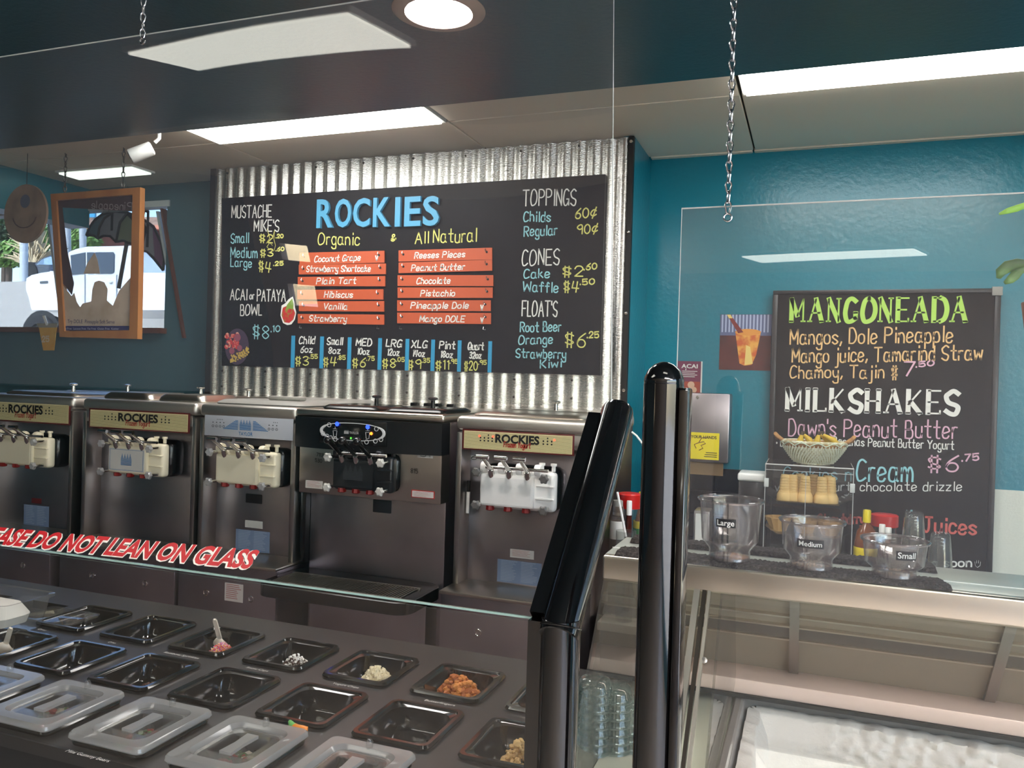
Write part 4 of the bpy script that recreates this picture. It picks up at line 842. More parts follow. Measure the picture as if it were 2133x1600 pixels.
def post(name, label, tilt):
    if tilt:
        k = PY(1156, 1296, YG); x = k.x+.012
        t = thing('sneeze_guard_post', label, 'post', (x, YG, ZCNT))
        s2 = sl.normalized(); r = .0265; pts = [V((x, YG-.012, 0)), V((x, YG-.012, ZK-.002))]
        pts[1].z += .010; obj('lower_tube', tube(B(), pts, r, 28), BLACKG, t)
        q0 = V((x, YG-.012, ZK-.004)); q1 = q0+s2*(sl.length+.012); q00 = q0; q0 = q0-s2*.014
        q1.x = q0.x+.008
        obj('upper_tube', tube(B(), [q0, q1-s2*.012, q1-s2*.004, q1], [r, r, r*.92, r*.7], 28), BLACKG, t)
        bm = B(); bar(bm, V((x-.034, YG, 0)), V((x-.034, YG, ZK)), .022, .032, up=(0, 1, 0)); obj('glass_channel', bm, BLACKG, t)
        bm = B(); bar(bm, V((x-.034, YG, ZK)), V((x-.026, YG, ZK))+s2*(sl.length-.02), .022, .032, up=(0, 1, 0)); obj('glass_channel', bm, BLACKG, t)
        ring = [q00+V((math.cos(a)*(r+.0006), math.sin(a)*(r+.0006), -.4*math.sin(a)*r)) for a in (k*math.pi/14 for k in range(28))]
        obj('joint_ring', tube(B(), ring, .0012, 6, closed=True), BLACKP, t)
    else:
        YP2 = .98; c = PY(1383, 800, YP2); x = c.x; r = PY(1425, 800, YP2).x-c.x; r = (r+(c.x-PY(1340, 800, YP2).x))/2*.98
        zb = PY(1388, 800, YP2).z
        t = thing('sneeze_guard_post', label, 'post', (x, YP2, 0))
        obj('tube', tube(B(), [V((x, YP2, 0)), V((x, YP2, zb))], r, 32), BLACKG, t)
        obj('dome_cap', lathe(B(), [(r*.98, 0), (r*1.0, .003), (r*.96, .008), (r*.8, .017), (r*.5, .0235), (r*.2, .0265), (0, .027)], V((x, YP2, zb)), 32), BLACKG, t)
        obj('glass_channel', bx(x+r*.85, x+r*1.32, YP2-.018, YP2+.02, 0, zb-.004, .003), BLACKG, t)
post('a', 'black sneeze guard post bent backwards above the toppings counter', True)
post('b', 'upright black post with a dome cap beside the freezer cabinet', False)
# hanging acrylic panes and their chains
YH = 1.335
hz0 = ZTP-.0; hz1 = PY(0, 118, YH).z; hxr = PY(1275, 400, YH).x
YHB, YHT = 1.362, 1.300; hz1 = PY(0, 118, YHT).z; hxb, hxt = PY(1273, 830, YHB).x, PY(1276, 5, YHT).x
bm = B(); prism(bm, [V((-3, YHB, hz0+.002)), V((hxb, YHB, hz0+.002)), V((hxt, YHT, hz1)), V((-3, YHT, hz1))], (0, .004, 0))
obj('acrylic_screen', bm, PANE, None, 'large hanging acrylic pane on chains, left of the picture', 'acrylic pane')
YR2 = 1.36
a, b = PY(1420, 434, YR2), PY(1404, 780, YR2)
bm = B(); prism(bm, [V((a.x, YR2, a.z)), V((1.15, YR2, a.z)), V((1.15, YR2, ZCAB+.004)), V((b.x+.004, YR2, ZCAB+.004))], (0, .004, 0))
obj('acrylic_screen', bm, PANE, None, 'smaller hanging acrylic pane over the freezer cabinet', 'acrylic pane')
def edge_strip(o, pts, lab=None):
    bm = B(); tube(bm, pts, .0014, 6); e = obj('pane_edge', bm, mat('pane edge', (196, 200, 200), .4), None); loc = e.location.copy(); e.parent = o; e.location = loc-o.location
hp = [o for o in COL.objects if o.name.startswith('acrylic_screen')]
edge_strip(hp[0], [V((-3, YHT+.002, hz1)), V((hxt, YHT+.002, hz1)), V((hxb, YHB+.002, hz0+.004))])
edge_strip(hp[1], [V((1.15, YR2+.002, a.z)), V((a.x, YR2+.002, a.z)), V((b.x+.004, YR2+.002, ZCAB+.006))])
CHN = mat('zinc chain', (188, 190, 194), .22, 1)
def chain(label, x, y, z0, z1, dx=0, m=CHN, s=1.0, x1=None, ringend=True):
    t = thing('hanging_chain', label, 'chain', (x, y, z0), 'jack chains'); L = .0165*s; n = int((z1-z0)/L)
    for i in range(n+1):
        z = z0+i*L; xx = x+dx*i/max(n, 1); a = (i % 2)*math.pi/2+.5; ca, sa = math.cos(a), math.sin(a); P = []
        for k in range(14):
            q = k*2*math.pi/14; wv = .0052*s*math.sin(q)*(1.0 if math.cos(q) > 0 else .75); h = L*.62*math.cos(q)
            P.append(V((xx+wv*ca, y+wv*sa, z+L*.5+h)))
        obj('chain_link', tube(B(), P, .00155*s, 6, closed=True), m, t)
    if ringend: obj('end_ring', tube(B(), [V((x+.0062*s*math.cos(q), y, z0-.008*s+.0062*s*math.sin(q))) for q in (k*math.pi/8 for k in range(16))], .0016*s, 6, closed=True), m, t)
a = PY(1516, 448, YR2-.006); chain('zinc chain hanging down to the top edge of the smaller acrylic pane', a.x, YR2-.006, a.z+.004, ZSOF-.002, dx=0)
a = PY(297, 74, YHT-.004); chain('short zinc chain at upper left holding the large acrylic pane', a.x, YHT-.004, a.z-.004, ZSOF-.002)

# ================================================================== FREEZER CABINET (right foreground)
X0C, X1C, YF = -.335, 1.30, 1.375
zl = PY(1600, 1405, 1.75).z
LINER = mat('mint white liner', (214, 222, 208), .4); SILL = mat('pinkish steel sill', (240, 218, 210), .35, .2)
t = thing('freezer_cabinet', 'glass fronted ice cream freezer cabinet with a steel top in the right foreground', 'freezer', ((X0C+X1C)/2, 1.45, 0))
TOPM = mat('pale cabinet top', (206, 210, 202), .25, .25)
BASEOBJ = {'cab': t}
obj('top_shelf', bx(X0C, X1C, YF+.02, 1.565, ZCAB-.02, ZCAB, .002), TOPM, t)
zb = PY(1460, 1233, YF).z
obj('front_rim', bx(X0C, X1C, YF, YF+.022, zb, ZCAB+.001, .005, 3), STEELW, t)
obj('top_seam', bx(X0C, X1C, 1.45, 1.4525, ZCAB, ZCAB+.0012), WHITEP, t)
# slanted front glass, mullion and end pane
ft, fb = V((0, YF+.012, zb+.004)), V((0, 1.13, 1.02)); fd = fb-ft
bm = B(); prism(bm, [ft+V((X0C+.01, 0, 0)), ft+V((X1C, 0, 0)), fb+V((X1C, 0, 0)), fb+V((X0C+.01, 0, 0))], (0, .005, .003)); obj('front_glass', bm, PANE3, t)
mxx = PY(1462, 1240, YF+.01).x
for w_, dx, m in ((.010, -.007, STEELW), (.006, .005, mat('dark steel', (90, 84, 78), .3, 1)), (.005, .013, STEELW)):
    bm = B(); bar(bm, ft+V((mxx+dx, -.004, 0)), fb+V((mxx+dx-.006, -.004, 0)), w_, .012, up=(0, -1, 0)); obj('front_mullion', bm, m, t)
for k, z in enumerate((.28, .72, .9)):
    p = ft+fd*z; obj('bolt', lathe(B(), [(.005, 0), (.005, .004), (0, .005)], (mxx+.016, p.y-.006, p.z), 10, (0, -1, .6)), STEEL, t)
for xx in (X0C, ): 
    bm = B(); prism(bm, [V((xx, YF+.015, zb)), V((xx, 1.13, 1.02)), V((xx, 1.80, 1.02)), V((xx, 1.80, zl)), V((xx, 1.57, ZCAB-.02))], (.004, 0, 0)); obj('end_glass', bm, PANE3, t)
# divider glass just right of the mullion
bm = B(); prism(bm, [V((mxx+.03, YF+.015, zb)), V((mxx+.03, 1.18, 1.05)), V((mxx+.03, 1.72, 1.10)), V((mxx+.03, 1.6, ZCAB-.03))], (.004, 0, 0)); obj('divider_glass', bm, PANE3, t)
# rear wall with sliding doors
BACKM = mat('rear panel', (168, 158, 144), .35, .3)
ra, rb = V((0, 1.568, ZCAB-.022)), V((0, 1.795, zl-.005)); rd = rb-ra; rn = V((0, -rd.z, rd.y)).normalized()*-1
if rn.y > 0: rn = -rn
def onrear(x, y, off=0.0):
    d = ray(x, y); o = V((0, 0, EYE)); return o+d*((ra+rn*off-o).dot(rn)/d.dot(rn))
def rearbar(y0, y1, m, name, th=.004, x=1500):
    A, C = onrear(x, y0), onrear(x, y1); A.x = C.x = X0C+.006
    obj(name, prism(B(), [A, C, C+rn*th, A+rn*th], (X1C-X0C-.008, 0, 0)), m, t)
A, C = ra+V((X0C, 0, 0)), rb+V((X0C, 0, 0))
obj('rear_wall', prism(B(), [A, C, C-rn*.012, A-rn*.012], (X1C-X0C, 0, 0)), BACKM, t)
rearbar(1283, 1310, mat('grey door band', (120, 116, 112), .3, .6), 'door_band', .003)
for y in (1262, 1282, 1308): rearbar(y, y+3, STEELW, 'door_track', .006)
for px in (1655, 2095):
    A = onrear(px, 1285 if px < 2000 else 1330); C = onrear(px-1, 1390 if px < 2000 else 1460); xx = A.x
    top_ = ra+V((xx, 0, 0)); bot_ = rb+V((xx, 0, 0))
    obj('door_stile', prism(B(), [top_+rd*.06-V((.009, 0, 0)), top_+rd*.06+V((.009, 0, 0)), bot_+V((.009, 0, 0)), bot_-V((.009, 0, 0))], rn*.010), STEEL, t)
obj('rear_sill', bx(X0C, X1C, 1.70, 1.80, zl-.030, zl, .004), SILL, t)
obj('sill_gap', bx(X0C, X1C, 1.695, 1.80, zl-.037, zl-.030), BLACKM, t)
# deck with the tub
zd = zl-.062
tx0, tx1, ty0, ty1 = PZ(1532, 1445, zd+.02).x, 1.22, 1.19, PZ(1590, 1436, zd+.02).y
dk = B(); box(dk, X0C+.005, tx0+.004, 1.12, 1.80, zd-.03, zd); box(dk, tx0+.004, X1C, ty1-.004, 1.80, zd-.03, zd); box(dk, tx0+.004, X1C, 1.12, ty0+.004, zd-.03, zd); obj('deck', dk, LINER, t)
obj('cabinet_body', bx(X0C, X1C, 1.13, 1.82, .08, .70), STEELW, t); obj('front_skirt', bx(X0C, X1C, 1.115, 1.13, .08, 1.02), STEELW, t); obj('end_skirt', bx(X0C-.004, X0C+.004, 1.115, 1.82, .08, 1.02), STEELW, t); obj('back_skirt', bx(X0C, X1C, 1.815, 1.83, .08, zl), STEELW, t)
obj('plinth', bx(X0C+.02, X1C-.02, 1.17, 1.80, 0, .08), BLACKM, t)
RIMG = mat('grey tub rim', (132, 128, 128), .35)
cx, cy, hx, hy = (tx0+tx1)/2, (ty0+ty1)/2, (tx1-tx0)/2, (ty1-ty0)/2
tub = obj('tub', loft(B(), [rrect(cx, cy, hx, hy, .05, zd), rrect(cx, cy, hx, hy, .05, zd+.018), rrect(cx, cy, hx-.004, hy-.004, .046, zd+.022), rrect(cx, cy, hx-.014, hy-.014, .04, zd+.022), rrect(cx, cy, hx-.018, hy-.018, .036, zd+.018), rrect(cx, cy, hx-.022, hy-.022, .034, zd-.05), rrect(cx, cy, hx-.024, hy-.024, .03, zd-.34)]), RIMG, t)
# frost: lumpy ice lining the walls of the tub
FROSTM = mat('freezer frost', (224, 221, 217), .6, bump=(160, .35, .003))
bm = B(); n1, n2 = 560, 46; per_ = rrect(cx, cy, hx-.024, hy-.024, .03, 0, 8)
def along(u):
    P = per_; L = [(P[(i+1) % len(P)]-P[i]).length for i in range(len(P))]; s = u*sum(L)
    for i, l in enumerate(L):
        if s <= l: a, b = P[i], P[(i+1) % len(P)]; return a+(b-a)*(s/l if l else 0)
        s -= l
    return P[0]
R = []
for i in range(n1):
    p = along(i/n1); inn = (V((cx, cy, 0))-p); inn.x = max(-.1, min(.1, inn.x)) if abs(p.y-cy) < hy-.03 else 0; inn.y = max(-.1, min(.1, inn.y)) if abs(p.x-cx) < hx-.03 else 0
    if inn.length < 1e-5: inn = V((cx, cy, 0))-p
    inn.normalize(); ring = []
    for j in range(n2):
        v = j/(n2-1); z = zd-.010-.18*v
        lump = max(0, min(1, (p.x-(tx0+.13))*8)) if p.y > cy else .25
        q_ = V((p.x, p.y, z))*66; dd = noise.voronoi(q_+V((noise.noise(q_)*.3, 0, noise.noise(q_*1.3)*.3)))[0][0]
        bump = noise.noise(V((p.x*22, p.y*22, z*22)))*.006+lump*.019*max(0, .75-dd)
        th = (.040+.016*noise.noise(V((p.x*3, p.y*3, 1))))*min(1, .55+v*2)+bump
        if j == 0: th = .001
        ring.append(bm.verts.new(p+inn*th+V((0, 0, z+noise.noise(V((p.x*40, p.y*40, 7)))*.005+(.004 if j < 3 else 0)))))
    R.append(ring)
for i in range(n1):
    A, C = R[i], R[(i+1) % n1]
    for j in range(n2-1): bm.faces.new((A[j], C[j], C[j+1], A[j+1]))
obj('frost', bm, FROSTM, tub, label='lumpy white frost lining the tub', kind='stuff', sharp=70)
obj('tub_floor', bx(tx0+.03, tx1-.03, ty0+.03, ty1-.03, zd-.19, zd-.18), mat('frosty floor', (172, 182, 174), .4), tub)
# card lying on the sill behind the cup sleeves
p = PZ(1265, 1385, zd+.06)
# clear lids nested in sleeves at the left end of the cabinet
def dome(r, h): return [(r, 0), (r*1.02, .003), (r*.98, .006), (r*.9, h*.55), (r*.8, h*.85), (r*.62, h), (0, h)]
CL2 = glass('nested clear lids', (222, 232, 230), .05, .10, haze=.12, hazecol=(200, 215, 215))
first = None
for (sx, sy, n, s0) in ((1240, 1405, 11, 0), (1283, 1420, 10, 1), (1312, 1450, 9, 2)):
    p = PY(sx, sy, 1.40+.02*s0); 
    for k in range(n):
        loc = V((p.x, p.y, p.z-.03-.0145*k))
        if first is None: first = obj('plastic_cup', lathe(B(), dome(.033, .026), loc, 28), CL2, None, 'clear ribbed cup in the nested stacks between the two black posts', 'cup', 'nested clear cups between the posts')
        else: dup(first, loc)
zlow = p.z-.03-.0145*9
obj('lid_ledge', bx(X0C+.01, mxx-.02, 1.33, 1.52, PY(1283, 1420, 1.42).z-.03-.0145*11-.03, PY(1283, 1420, 1.42).z-.03-.0145*11-.0), LINER, t)
strip = obj('case_light', bx(X0C+.05, X1C-.02, YF+.04, YF+.06, ZCAB-.034, ZCAB-.021), mat('warm case lamp', (255, 236, 224), .4, emit=8), BASEOBJ['cab'])
for y0, y1 in ((YF+.034, YF+.04), (YF+.06, YF+.066)): obj('lamp_shield', bx(X0C+.05, X1C-.02, y0, y1, ZCAB-.040, ZCAB-.021), STEEL, BASEOBJ['cab'])  # unseen side plates, added to keep the lamp's light off the rear wall
# bar mats
MATM = mat('dark bar mat', (52, 46, 44), .95, bump=(420, .9, .006), var=((92, 84, 80), 160, .45, .7))
def barmat(x0, x1, y0, y1, label, skew=0):
    nx, ny = 200, 14; bm = B(); rows_ = []
    for i in range(nx+1):
        r_ = []
        for j in range(ny+1):
            x = x0+(x1-x0)*i/nx+skew*(1-j/ny)*(i/nx); y = y0+(y1-y0)*j/ny; edge = i in (0, nx) or j in (0, ny)
            r_.append(bm.verts.new((x, y, ZCAB+(.0005 if edge else .007+random.uniform(0, .0028)))))
        rows_.append(r_)
    for a, b in zip(rows_, rows_[1:]):
        for j in range(ny): bm.faces.new((a[j], b[j], b[j+1], a[j+1]))
    obj('bar_mat', bm, MATM, None, label, 'mat', 'dark ribbed bar mats', sharp=80)
xm = PZ(1985, 1230, ZCAB).x
barmat(X0C+.02, xm-.012, YF+.004, YF+.062, 'dark bar mat along the front of the cabinet top under the labelled cups', .012)
xm2 = PZ(1950, 1190, ZCAB).x
barmat(X0C+.02, xm2, 1.505, 1.56, 'dark bar mat along the back edge of the cabinet top')
# sample cups with black labels
CUPG = glass('clear cup plastic', (246, 244, 244), .02, .085, haze=.05, hazecol=(240, 225, 222))
def cup(cxp, ytop, ybot, rtp, rbp, lab, lx0, lx1, ly, word, neck=.2, slant=0):
    Yc = YF+.036; c = PY(cxp, ybot, Yc); zt_ = PY(cxp, ytop, Yc).z; c.z = ZCAB+.0098; h = zt_-c.z; k = 1/(PY(cxp+100, ytop, Yc).x-PY(cxp, ytop, Yc).x)*100
    rt, rb = rtp/k, rbp/k
    t = thing('sample_cup', lab, 'cup', c, 'labelled sample cups on the bar mat')
    nk = h*neck; rm = rb+(rt-rb)*.55
    prof = [(0, .004), (rb*.9, .004), (rb*.93, 0), (rb, .001), (rb*1.0, nk*.8), (rb*1.06, nk), (rm*1.0, nk*1.5), (rm*1.03, nk*1.62), (rt*.94, h*.97), (rt*.95, h-.004), (rt, h-.003), (rt*1.012, h), (rt*.985, h+.0015), (rt*.93, h-.002)]
    ob = obj('cup_body', lathe(B(), prof, c, 48), CUPG, t)
    ob.modifiers.new('thick', 'SOLIDIFY').thickness = .0012
    obj('cup_rim', tube(B(), [c+V((rt*math.cos(a), rt*math.sin(a), h)) for a in (i*math.pi/24 for i in range(48))], .0016, 8, closed=True), CUPG, t)
    # curved label on the wall of the cup
    A, Bb = PY(lx0, ly, Yc), PY(lx1, ly, Yc); zc = PY((lx0+lx1)/2, ly, Yc-rt).z; hl = .0138
    f = (zc-c.z-nk*1.6)/(h-nk*1.6); rr = rm*1.03+(rt*.94-rm*1.03)*max(0, min(1, f))+.0012; slope = (rt*.94-rm*1.03)/(h*.97-nk*1.62)
    vx, vy = -c.x, -c.y; base = math.atan2(-c.y, -c.x)
    def onc(u, v):   # u metres along, v metres up
        a = ang0+u/rr; r2 = rr+slope*v; return V((c.x+r2*math.cos(a), c.y+r2*math.sin(a), zc+v))
    mid = (A+Bb)/2; wd = (Bb-A).x; view = math.atan2(-mid.y, -mid.x); off = max(-.9, min(.9, (mid.x-c.x)/rr)); ang0 = -math.pi/2+math.asin(off)*1.0+.0
    bm = B(); N = 10; V0 = [[bm.verts.new(onc(wd*(i/N-.5), v)) for v in (-hl/2, hl/2)] for i in range(N+1)]
    for p_, q_ in zip(V0, V0[1:]): bm.faces.new((p_[0], q_[0], q_[1], p_[1]))
    lb = obj('label', bm, INK, t, label='black label lettered %s' % word)
    rr += .0008; bm = B(); vs, fs = _font(word, 0, .012); xa, xb = min(v[0] for v in vs), max(v[0] for v in vs); sc_ = wd*.86/(xb-xa); sv = min(sc_*1.0, hl*.72/.72)
    nv = [bm.verts.new(onc((v[0]-(xa+xb)/2)*sc_, v[1]*sv*1.0-hl*.26)) for v in vs]
    for f_ in fs: bm.faces.new([nv[i] for i in f_])
    obj('lettering', bm, mat('silver print', (220, 218, 214), .5), lb)
cup(1519, 1040, 1168, 70, 44, 'tall clear plastic cup with a black label reading Large', 1497, 1538, 1092, 'Large', .2)
cup(1689, 1084, 1182, 71, 46, 'clear plastic cup of middle height labelled Medium', 1660, 1716, 1135, 'Medium', .24)
cup(1862, 1124, 1198, 74, 48, 'low wide clear plastic cup labelled Small', 1860, 1905, 1160, 'Small', .22)

# ================================================================== BACK COUNTER AND WHAT STANDS ON IT
t = thing('back_counter', 'dark back counter under the chalkboard wall', 'counter', (1.0, 3.5, 0))
obj('worktop', bx(-.69, XR-.002, 2.78, DT-.012, ZBACK-.03, ZBACK, .004), mat('grey worktop', (150, 146, 138), .3), t); obj('front', bx(-.69, XR-.002, 2.84, DT-.012, 0, ZBACK-.03), BLACKM, t)
xt0, xt1 = -.755, PY(1600, 1000, DT).x
zt1 = PY(1500, 976, DT).z
bs = thing('tile_backsplash', 'black tile backsplash on the wall left of the chalkboard', 'tiles', ((xt0+xt1)/2, DT-.008, ZBACK))
TILE = mat('black wall tile', (24, 23, 24), .12)
obj('grout', bx(xt0, xt1, DT-.004, DT, ZBACK, zt1), mat('dark grout', (60, 56, 54), .9), bs)
for j in range(6):
    for i in range(5):
        z1 = zt1-.108*j; a = xt0+.002+(xt1-xt0)/5*i; z0 = max(z1-.105, ZBACK+.001)
        if z1-z0 > .01: obj('tile', bx(a, a+(xt1-xt0)/5-.003, DT-.009, DT-.003, z0, z1, .002, 1), TILE, bs)
a = PY(2088, 1020, DT); obj('white_wainscot', bx(PY(2040, 1100, DT).x, XR-.004, DT-.010, DT-.001, ZBACK+.002, a.z), mat('white wainscot', (214, 216, 206), .5, bump=(120, .2, .003)), None, 'white textured wainscot panel right of the chalkboard', 'wall panel')
# chalkboard
YK = DT-.045; Z3, Z4 = zoom(1430, 560, 3.034), zoom(1430, 880, 3.034)
a, b, c_, d_ = PY(1612, 606, YK), PY(2086, 600, YK), PY(2066, 1200, YK), PY(1598, 960, YK)
x0, x1 = (a.x+PY(1598, 960, YK).x)/2, (b.x+c_.x)/2; z1 = (a.z+b.z)/2; z0 = ZBACK+.004
t = thing('chalkboard', 'framed chalkboard lettered MANGONEADA and MILKSHAKES standing on the back counter', 'chalkboard', ((x0+x1)/2, YK, z0))
obj('panel', bx(x0+.01, x1-.01, YK, YK+.012, z0, z1-.01), CHALKB, t); PAR[0] = t
FRB = mat('black board frame', (30, 28, 29), .35)
obj('frame_rail', bx(x0, x1, YK-.006, YK+.02, z1-.018, z1, .003), FRB, t)
for u in (x0, x1-.022): obj('frame_stile', bx(u, u+.022, YK-.006, YK+.02, z0, z1-.018, .003), FRB, t)
obj('corner_clip', bx(x1-.034, x1+.004, YK-.012, YK-.004, z1-.03, z1+.006, .002), GREYP, t)
for z, text, a, b, h, m, hc, wd in ((Z3, "MANGONEADA", (650, 332), (1775, 332), 140, CHG, 1, .0125), (Z3, "MILKSHAKES", (622, 893), (1715, 918), 135, CHW, 1, .0125), (Z3, "Mangos, Dole Pineapple", (655, 480), (1680, 462), 92, CHO, 0, .0062), (Z3, "Mango juice, Tamarind Straw", (668, 592), (1868, 575), 86, CHO, 0, .0062),
    (Z3, "Chamoy, Tajin $", (655, 690), (1330, 690), 76, CHO, 0, .0058), (Z3, "7", (1375, 678), (1440, 680), 88, CHP, 0, .007), (Z3, ".50", (1452, 622), (1563, 612), 32, CHP, 0, .006), (Z3, "Dawn's Peanut Butter", (645, 1052), (1708, 1072), 104, CHP, 0, .006), (Z3, "• B", (568, 1120), (612, 1124), 50, CHW, 0, .004), (Z3, "Bananas Peanut Butter Yogurt", (930, 1112), (1688, 1142), 50, CHW, 0, .0042),
    (Z3, "$6", (1528, 1278), (1715, 1280), 96, CHP, 0, .0068), (Z3, ".75", (1742, 1216), (1845, 1208), 42, CHP, 0, .006), (Z3, "Cookies n", (612, 1332), (1040, 1340), 78, CHC, 0, .005), (Z3, "Cream", (1075, 1342), (1428, 1345), 132, CHC, 0, .008), (Z3, "vanilla yogurt, chocolate drizzle", (560, 1404), (1738, 1402), 52, CHW, 0, .004),
    (Z4, "Strawberry", (830, 640), (1120, 640), 60, CHR, 0, .008), (Z4, "Juices", (1500, 690), (1828, 708), 92, CHR, 0, .009), (Z4, "coming soon", (1330, 908), (1800, 912), 50, CHW, 0, .006)):
    chalk(z, text, a, b, h, m, wd, YK, hc=bool(hc), jit=0 if hc else .3)
P = [PY(*Z4(x, y), YK)+V((0, -.001, 0)) for x, y in ((1822, 880), (1824, 905), (1838, 916), (1855, 905), (1858, 880))]
for p_, q_ in zip(P, P[1:]): bar(ink(CHW), p_, q_, .0008, .006, up=(0, 1, 0))
for x in (1834, 1846): bar(ink(CHW), PY(*Z4(x, 872), YK)+V((0, -.001, 0)), PY(*Z4(x-1, 890), YK)+V((0, -.001, 0)), .0008, .005, up=(0, 1, 0))
for bm, m in inks.values(): obj('lettering', bm, m, t)
inks.clear()
# cone display case
YC0, YC1 = 3.42, 3.68
xa, xb = PY(1592, 1060, YC0).x, PY(1776, 1060, YC0).x; zc1 = PY(1690, 972, YC0).z; zc0 = ZBACK+.001
ACR = glass('case acrylic', (240, 242, 242), .02, .07, haze=.035)
t = thing('display_case', 'clear acrylic two-shelf display case of cones on the back counter', 'case', ((xa+xb)/2, (YC0+YC1)/2, zc0))
for nm, a in (('side', (xa, xa+.005, YC0, YC1, zc0, zc1)), ('side', (xb-.005, xb, YC0, YC1, zc0, zc1)), ('top', (xa, xb, YC0, YC1, zc1-.005, zc1)), ('back', (xa, xb, YC1-.004, YC1, zc0, zc1)), ('base', (xa, xb, YC0, YC1, zc0, zc0+.005))): obj(nm, bx(*a), ACR, t)
bm = B(); 
for x in (xa, xb): tube(bm, [V((x, YC0, zc0)), V((x, YC0, zc1)), V((x, YC1, zc1))], .0016, 6)
tube(bm, [V((xa, YC0, zc1)), V((xb, YC0, zc1))], .0028, 6); tube(bm, [V((xa, YC0, zc1-.022)), V((xb, YC0, zc1-.022))], .0012, 6)
xmid = (xa+xb)/2-.01; tube(bm, [V((xmid, YC0-.002, zc1-.022)), V((xmid, YC0-.002, zc0+.01))], .0013, 6); obj('bright_edges', bm, mat('acrylic edge', (196, 196, 194), .25), t)
zs1 = PY(1690, 1050, YC0+.03).z; zs2 = PY(1690, 1118, YC0+.03).z
for z in (zs1, zs2):
    s = B(); prism(s, [V((xa+.006, YC0+.004, z+.03)), V((xa+.05, YC0+.02, z)), V((xb-.05, YC0+.02, z)), V((xb-.006, YC0+.004, z+.03)), V((xb-.006, YC0+.004, z+.033)), V((xb-.052, YC0+.02, z+.003)), V((xa+.052, YC0+.02, z+.003)), V((xa+.006, YC0+.004, z+.033))], (0, YC1-YC0-.03, 0)); obj('shelf_tray', s, ACR, t)
for x in (xa-.004, xb-.012):
    for z in (zc0+.004, PY(1690, 1010, YC0).z-.02): obj('hinge_clip', bx(x, x+.018, YC0-.006, YC0+.01, z, z+.035, .002), mat('clip plastic', (206, 208, 206), .25), t)
WAF = mat('wafer cone', (226, 188, 122), .65, bump=(90, .3, .002))
def cake_cone(loc, label, src=None):
    if src is not None: return dup(src, loc, label)
    k = thing('cake_cone', label, 'cone', loc, 'upside down cake cones in the display case')
    prof = [(0, .0), (.030, 0), (.031, .004), (.031, .020), (.028, .028), (.0265, .031), (.0245, .034), (.0245, .038), (.022, .039), (.0175, .1), (.0165, .104), (0, .104)]
    obj('wafer_body', lathe(B(), prof, loc, 20), WAF, k)
    rb = B()
    for z in (.047, .058, .069, .080, .091): lathe(rb, [(.0225-(z-.039)*.076, z), (.0234-(z-.039)*.076, z+.002), (.0225-(z-.039)*.076, z+.004)], loc, 20)
    obj('rib', rb, WAF, k); return k
cc0 = None
for i, (px, dy) in enumerate(((1634, .04), (1650, .045), (1676, .035), (1711, .035), (1729, .05))):
    p = PY(px, 1052, YC0+dy+.02); loc = V((p.x, YC0+dy+.02, zs1+.004)); lab = '%s cake cone in the front row of the display case' % ('leftmost', 'second', 'middle', 'fourth', 'rightmost')[i]
    k = cake_cone(loc, lab, cc0); cc0 = cc0 or k
for i, px in enumerate((1693, 1665, 1722)): 
    p = PY(px, 1045, YC0+.13); dup(cc0, V((p.x, YC0+.13, zs1+.004)), 'cake cone behind the front row, %s' % ('centre', 'left', 'right')[i])
# waffle bowls on the lower tray
for i, (px, lab) in enumerate(((1621, 'ruffled waffle bowl at the left of the lower case tray'), (1728, 'ruffled waffle bowl at the right of the lower case tray'), (1676, 'ruffled waffle bowl behind the Medium cup'))):
    p = PY(px, 1100, YC0+.09); loc = V((p.x, YC0+.09, zs2+.004))
    if i == 0: wb_ = obj('waffle_bowl', lathe(B(), [(0, .002), (.03, 0), (.036, .02), (.052, .055), (.050, .056), (.033, .02), (.028, .006), (0, .006)], loc, 48, lobes=12, lob=.05), mat('waffle', (206, 160, 96), .7, bump=(110, .5, .003)), None, lab, 'waffle bowl', 'waffle bowls in the display case')
    else: dup(wb_, loc, lab)
# woven basket with bananas
c = PY(1694, 968, 3.55); c = V((c.x, 3.55, zc1+.001))
t = thing('woven_basket', 'oval woven basket of bananas on top of the display case', 'basket', c)
k_ = (PY(1763, 940, 3.55).x-PY(1632, 940, 3.55).x)/2; hB = PY(1694, 921, 3.55).z-c.z
COIL = mat('woven coil', (178, 166, 128), .85, var=((222, 222, 196), 60, .4, .6)); COIL2 = mat('tan rim coil', (190, 140, 84), .8, var=((150, 104, 60), 40, .4, .6))
nC = 11
for i in range(nC):
    f = i/(nC-1); r = k_*(.52+.48*f**.8); z = c.z+.008+hB*.86*f
    P = [V((c.x+r*math.cos(a), c.y+r*.72*math.sin(a), z)) for a in (q*2*math.pi/40 for q in range(40))]
    obj('coil', tube(B(), P, .0085, 8, closed=True), COIL if i < nC-2 else COIL2, t)
st = B()
for i in range(nC-2):
    f = (i+.5)/(nC-1); r = k_*(.52+.48*f**.8)+.0085; z = c.z+.008+hB*.86*f
    for q in range(52):
        a = (q+.5*(i % 2))*2*math.pi/52; p = V((c.x+r*math.cos(a), c.y+r*.74*math.sin(a), z)); tube(st, [p+V((0, 0, -.008)), p+V((.002, 0, .008))], .0028, 5)
obj('stitches', st, mat('pale raffia', (214, 214, 190), .8), t, kind='stuff')
zz = B(); N = 26
P = [V((c.x+(k_+.009)*math.cos(a), c.y+(k_*.72+.009)*math.sin(a), c.z+hB*(.86 if q % 2 else 1.02))) for q, a in ((q, q*2*math.pi/N) for q in range(N))]
tube(zz, P, .0022, 5, closed=True); obj('zigzag_lacing', zz, mat('mint raffia', (196, 212, 190), .8), t)
